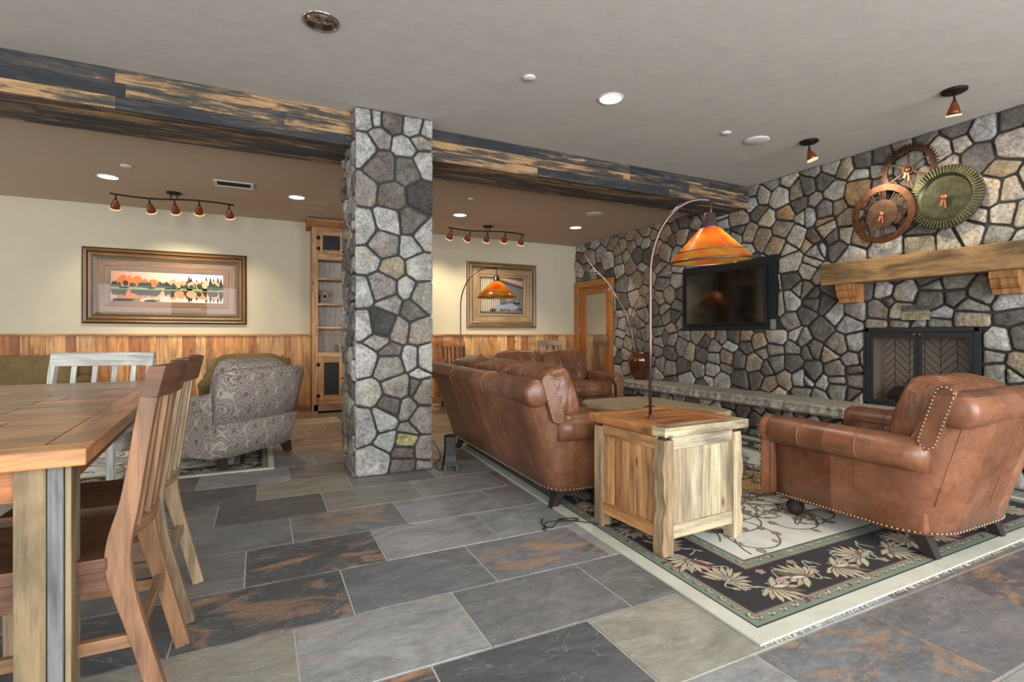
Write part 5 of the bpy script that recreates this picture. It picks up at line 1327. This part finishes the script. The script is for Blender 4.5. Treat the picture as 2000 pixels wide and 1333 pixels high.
# ---------------- vase with branches, evergreen sprig ----------------
b = MB(); b.lathe([(.085, 0), (.10, .02), (.145, .14), (.168, .25), (.170, .30), (.155, .345), (.13, .37), (.128, .385), (.14, .40), (.128, .402), (.115, .385), (.115, .36), (.02, .34)], 40)
o = b.build('vase', M['vase']); o.location = (4.93, 5.87, .43); tag(o, 'glossy dark brown glazed vase on the left end of the hearth', 'vase')
b = MB(); R2 = random.Random(3)
def twig(p, d, L, r, dep):
    pts = [Vector(p)]; dd = Vector(d).normalized(); n = 7
    for i in range(n):
        dd = (dd+Vector((R2.uniform(-.10, .06), R2.uniform(-.12, .12), R2.uniform(-.05, .06)))).normalized()
        q = pts[-1]+dd*(L/n); q.x = min(q.x, XW-.06); q.z = min(q.z, 2.6); pts.append(q)
    b.tube(pts, [r*(1-.75*i/n) for i in range(n+1)], 5)
    if dep:
        for k in range(R2.randint(2, 4)):
            i = R2.randint(2, n); twig(pts[i], dd+Vector((R2.uniform(-.5, .2), R2.uniform(-.8, .8), R2.uniform(-.2, .5))), L*R2.uniform(.2, .38), r*.5, dep-1)
for i in range(15):
    a = R2.uniform(0, 6.28); twig((cos(a)*.06, sin(a)*.06, .0), (cos(a)*.16-.08, sin(a)*.30+.10, 1), R2.uniform(.7, 1.35), .006, 2)
o = b.build('dry_branches', M['twig']); o.location = (0, 0, 0)
for v in o.data.vertices: v.co = (v.co.x+4.93, v.co.y+5.87, v.co.z+.79)
tag(o, 'bundle of bare dark twigs standing in the brown vase', 'branches')
b = MB()
twig0 = [(4.86, 6.05, 1.3), (4.80, 6.22, 1.62), (4.74, 6.40, 1.88), (4.66, 6.62, 2.10), (4.60, 6.78, 2.33)]
b.tube(curve_pts([(4.90, 5.93, .80)]+twig0, 5), .006, 6)
for k in range(22):
    i = R2.randint(1, 3); p = Vector(twig0[i])+(Vector(twig0[i+1])-Vector(twig0[i]))*R2.random()
    d = Vector((R2.uniform(-.6, .1), R2.uniform(-.9, .9), R2.uniform(-.5, .7))); b.tube([p, p+d*.07, p+d*.17+Vector((0, 0, -.01))], [.003, .0025, .001], 4)
M['silver'] = plain('silvery_twig', rgb(190, 184, 178), .6)
tag(b.build('dry_branch', M['silver']), 'tall silvery branch rising from the vase above the door', 'branch')
b = MB()
for k in range(70):
    x, y = R2.uniform(4.66, 4.98), R2.uniform(1.30, 1.92); p = Vector((x, y, .455)); d = Vector((R2.uniform(-.6, .2), R2.uniform(-1, 1), R2.uniform(.3, 1))).normalized(); L = R2.uniform(.08, .19)
    e = p+d*L; e.x = min(e.x, 5.03); b.tube([p, p+(e-p)*.5, e+Vector((0, 0, -.01))], [.003, .0025, .001], 4, rgb(88, 92, 58))
    for j in range(12):
        q = p+(e-p)*(j/12+.04); s_ = Vector((R2.uniform(-1, .6), R2.uniform(-1, 1), R2.uniform(-.3, .8)))*.035; s2 = q+s_; s2.x = min(s2.x, 5.04); b.tube([q, s2], [.0016, .0006], 3, jit(rgb(74, 104, 62), .2))
tag(b.build('evergreen_sprigs', M['tint']), 'green pine sprigs lying on the hearth behind the leather armchair', 'greenery')

# ---------------- ceiling fixtures ----------------
def recessed(label, x, y, zc, lit, r=.085, group='lit recessed ceiling lights'):
    t = thing('recessed_light', label, 'ceiling light', (x, y, zc-.001), 0, group if lit else None)
    b = MB(); n = 40
    if lit:
        b.loft([[(cos(2*pi*i/n)*q, sin(2*pi*i/n)*q, z) for i in range(n)] for q, z in ((r, 0), (r, -.006), (r*.88, -.008), (r*.86, -.001))], (1, 1, 1), False, True); b.build('trim_ring', M['white'], t)
        b = MB(); b.lathe([(.001, -.003), (r*.86, -.003)], n, cap=False); b.build('lens', M['lens'], t)
    else:
        b.loft([[(cos(2*pi*i/n)*q, sin(2*pi*i/n)*q, z) for i in range(n)] for q, z in ((r*1.18, 0), (r*1.18, -.006), (r*1.02, -.01), (r, -.004))], (1, 1, 1), False, True); b.build('trim_ring', M['chrome'], t)
        b = MB(); b.loft([[(cos(2*pi*i/n)*q, sin(2*pi*i/n)*q, z) for i in range(n)] for q, z in ((r, -.006), (r*.92, .03), (r*.7, .075), (r*.35, .094))], (1, 1, 1), True, True); b.build('reflector', M['chrome'], t)
    return t
def spot(loc, aim, power, col, size=1.5, blend=.6, rad=.04):
    l = bpy.data.lights.new('spot_light', 'SPOT'); l.energy = power; l.color = col; l.spot_size = size; l.spot_blend = blend; l.shadow_soft_size = rad
    o = bpy.data.objects.new('spot_light', l); COL.objects.link(o); o.location = loc
    o.rotation_euler = (Vector(aim)-Vector(loc)).to_track_quat('-Z', 'Y').to_euler(); return o
WARM = (1, .80, .56)
recessed('large chrome recessed light, unlit, in the front ceiling', .298, 2.99, ZC, False, .082)
recessed('lit round recessed light in the front ceiling right of the column', 2.284, 3.04, ZC, True, .09)
spot((2.284, 3.04, ZC-.03), (2.284, 3.04, 0), 40, (1, .88, .7), 2.0)
for lb, x in (('leftmost of the four lit recessed lights in the back ceiling', -1.376), ('lit recessed light in the back ceiling just left of the column and bookcase', .378), ('lit recessed light in the back ceiling just right of the column', 2.374), ('rightmost lit recessed light in the back ceiling near the stone wall', 4.19)):
    recessed(lb, x, 6.43, ZB, True, .095); spot((x, 6.43, ZB-.03), (x, 6.43, 0), 46, WARM, 1.9)
def cap(name, label, cat, x, y, zc, r, m, group=None):
    b = MB(); b.lathe([(r, 0), (r, -.006), (r*.85, -.012), (.002, -.014)], 28); o = b.build(name, m); o.location = (x, y, zc-.0005); tag(o, label, cat, group)
cap('sprinkler_cover', 'small white round sprinkler cover between the two front ceiling lights', 'sprinkler', 1.61, 3.03, ZC, .042, M['white'])
cap('sprinkler_cover', 'small white round cover left of the ceiling speaker', 'sprinkler', 3.548, 3.124, ZC, .04, M['white'])
cap('ceiling_speaker', 'round white speaker in the front ceiling near the stone wall', 'speaker', 3.93, 3.13, ZC, .105, M['white'])
cap('ceiling_speaker', 'round grey speaker in the back ceiling near the stone wall', 'speaker', 3.938, 5.6, ZB, .11, M['white'])
cap('sprinkler_cover', 'small round cover in the back ceiling near the leftmost light', 'sprinkler', -1.133, 5.944, ZB, .05, M['white'])
cap('sprinkler_cover', 'small round cover in the back ceiling just right of the column', 'sprinkler', 2.2, 5.6, ZB, .035, M['white'])
t = thing('air_vent', 'square white air vent in the back ceiling left of the column', 'vent', (-.25, 6.17, ZB-.001), 0)
b = MB(); w, d = .185, .12
for x0, x1, y0, y1 in ((-w, w, -d, -d+.03), (-w, w, d-.03, d), (-w, -w+.03, -d+.03, d-.03), (w-.03, w, -d+.03, d-.03)): b.box(x0, x1, y0, y1, -.01, 0)
b.build('frame', M['white'], t, bevel=.002)
for k in range(4):
    y = -d+.045+k*.05; b = MB(); b.add([(-w+.03, y, -.008), (w-.03, y, -.008), (w-.03, y+.03, -.001), (-w+.03, y+.03, -.001)], [(0, 1, 2, 3)]); b.build('louvre', M['white'], t)
b = MB(); b.box(-w+.03, w-.03, -d+.03, d-.03, -.0015, 0); b.build('duct', M['blackmatte'], t)
b = MB()
for a_ in ((-.22, .22, -.16, -.155), (-.22, .22, .155, .16), (-.22, -.215, -.155, .155), (.215, .22, -.155, .155)): b.box(*a_, -.003, 0)
o = b.build('access_panel_trim', M['ceil_back']); o.location = (.52, 6.75, ZB-.0005); tag(o, 'faint rectangular access panel outline in the back ceiling by the bookcase', 'ceiling panel')

def head(b_parent, x, y, z, aim, sc=1.0, stem=.05):
    """lamp head with stem and amber cone; child of b_parent"""
    b = MB(); b.tube([(x, y, z), (x, y, z-stem)], .006*sc, 8); b.lathe([(.008, .0), (.014, -.006), (.012, -.02)], 12, mat=Matrix.Translation((x, y, z-stem+.01))); o = b.build('lamp_head', M['iron'], b_parent)
    d = Vector(aim).normalized(); T = Matrix.Translation((x, y, z-stem)) @ (-d).to_track_quat('Z', 'Y').to_matrix().to_4x4()
    b = MB(); b.lathe([(.012, .002), (.022*sc, -.02*sc), (.036*sc, -.06*sc), (.044*sc, -.095*sc), (.040*sc, -.094*sc), (.03*sc, -.06*sc), (.006, -.02)], 20, mat=T, cap=False); s_ = b.build('shade', M['amber'], o)
    b = MB(); b.loft([[(cos(2*pi*i/20)*q*sc, sin(2*pi*i/20)*q*sc, h*sc) for i in range(20)] for q, h in ((.0445, -.088), (.045, -.098), (.040, -.098), (.002, -.085))], cap=True, mat=T); b.build('glowing_rim', M['amberlip'], o)
    return T @ Vector((0, 0, -.10*sc))
def track(label, cx, y, heads_aim, x0, x1, power):
    t = thing('track_light', label, 'ceiling light', (cx, y, ZB), 0, 'five-head track lights on the back ceiling')
    b = MB(); b.lathe([(.075, 0), (.075, -.012), (.06, -.02), (.002, -.022)], 24); b.build('canopy', M['iron'], t)
    b = MB(); b.tube([(-.03, 0, -.02), (-.03, 0, -.07)], .006, 8); b.tube([(.03, 0, -.02), (.03, 0, -.07)], .006, 8); b.build('stem', M['iron'], t)
    n = 24; P = [(x0+(x1-x0)*i/n, .07*sin(2*pi*i/n), -.075) for i in range(n+1)]
    b = MB(); b.tube(P, .009, 8); b.build('rail', M['iron'], t)
    for k in range(5):
        i = [1, 7, 12, 17, 23][k]; p = P[i]; q = head(t, p[0], p[1], p[2], heads_aim[k], 1.15, .055)
        wp = q+Vector((cx, y, ZB)); ax = Vector(heads_aim[k]); spot(wp, wp+ax, power, (1, .84, .58), 1.25, .9, .03)
track('five-head track light above the wide lake picture', -.87, 6.84, [(-.25, .9, -1.1), (.12, 1, -1), (.05, 1, -1.0), (-.1, 1, -1), (.12, .9, -1.2)], -.58, .59, 30)
track('five-head track light above the square cabin picture', 2.99, 6.92, [(-.1, .8, -1.0), (-.3, .9, -1), (.1, .9, -1), (.2, 1, -1), (.1, .9, -1.2)], -.61, .60, 30)
for lb, x, y, aim in (('single amber spotlight nearest the camera on the front ceiling', 4.373, 1.88, (.8, .5, -.9)), ('single amber spotlight on the front ceiling beside the round speaker', 4.368, 2.94, (.7, -.7, -.7))):
    t = thing('ceiling_spotlight', lb, 'ceiling light', (x, y, ZC), 0, 'single amber ceiling spotlights')
    b = MB(); b.lathe([(.075, 0), (.075, -.012), (.06, -.02), (.002, -.022)], 24); b.build('canopy', M['iron'], t)
    b = MB(); b.tube([(0, 0, -.02), (0, 0, -.06)], .008, 8); b.build('stem', M['iron'], t)
    q = head(t, 0, 0, -.05, (aim[0]*.3, aim[1]*.3, -1), 1.0, .03)+Vector((x, y, ZC)); spot(q, q+Vector(aim), 30, (1, .9, .72), 1.6, .8, .03)
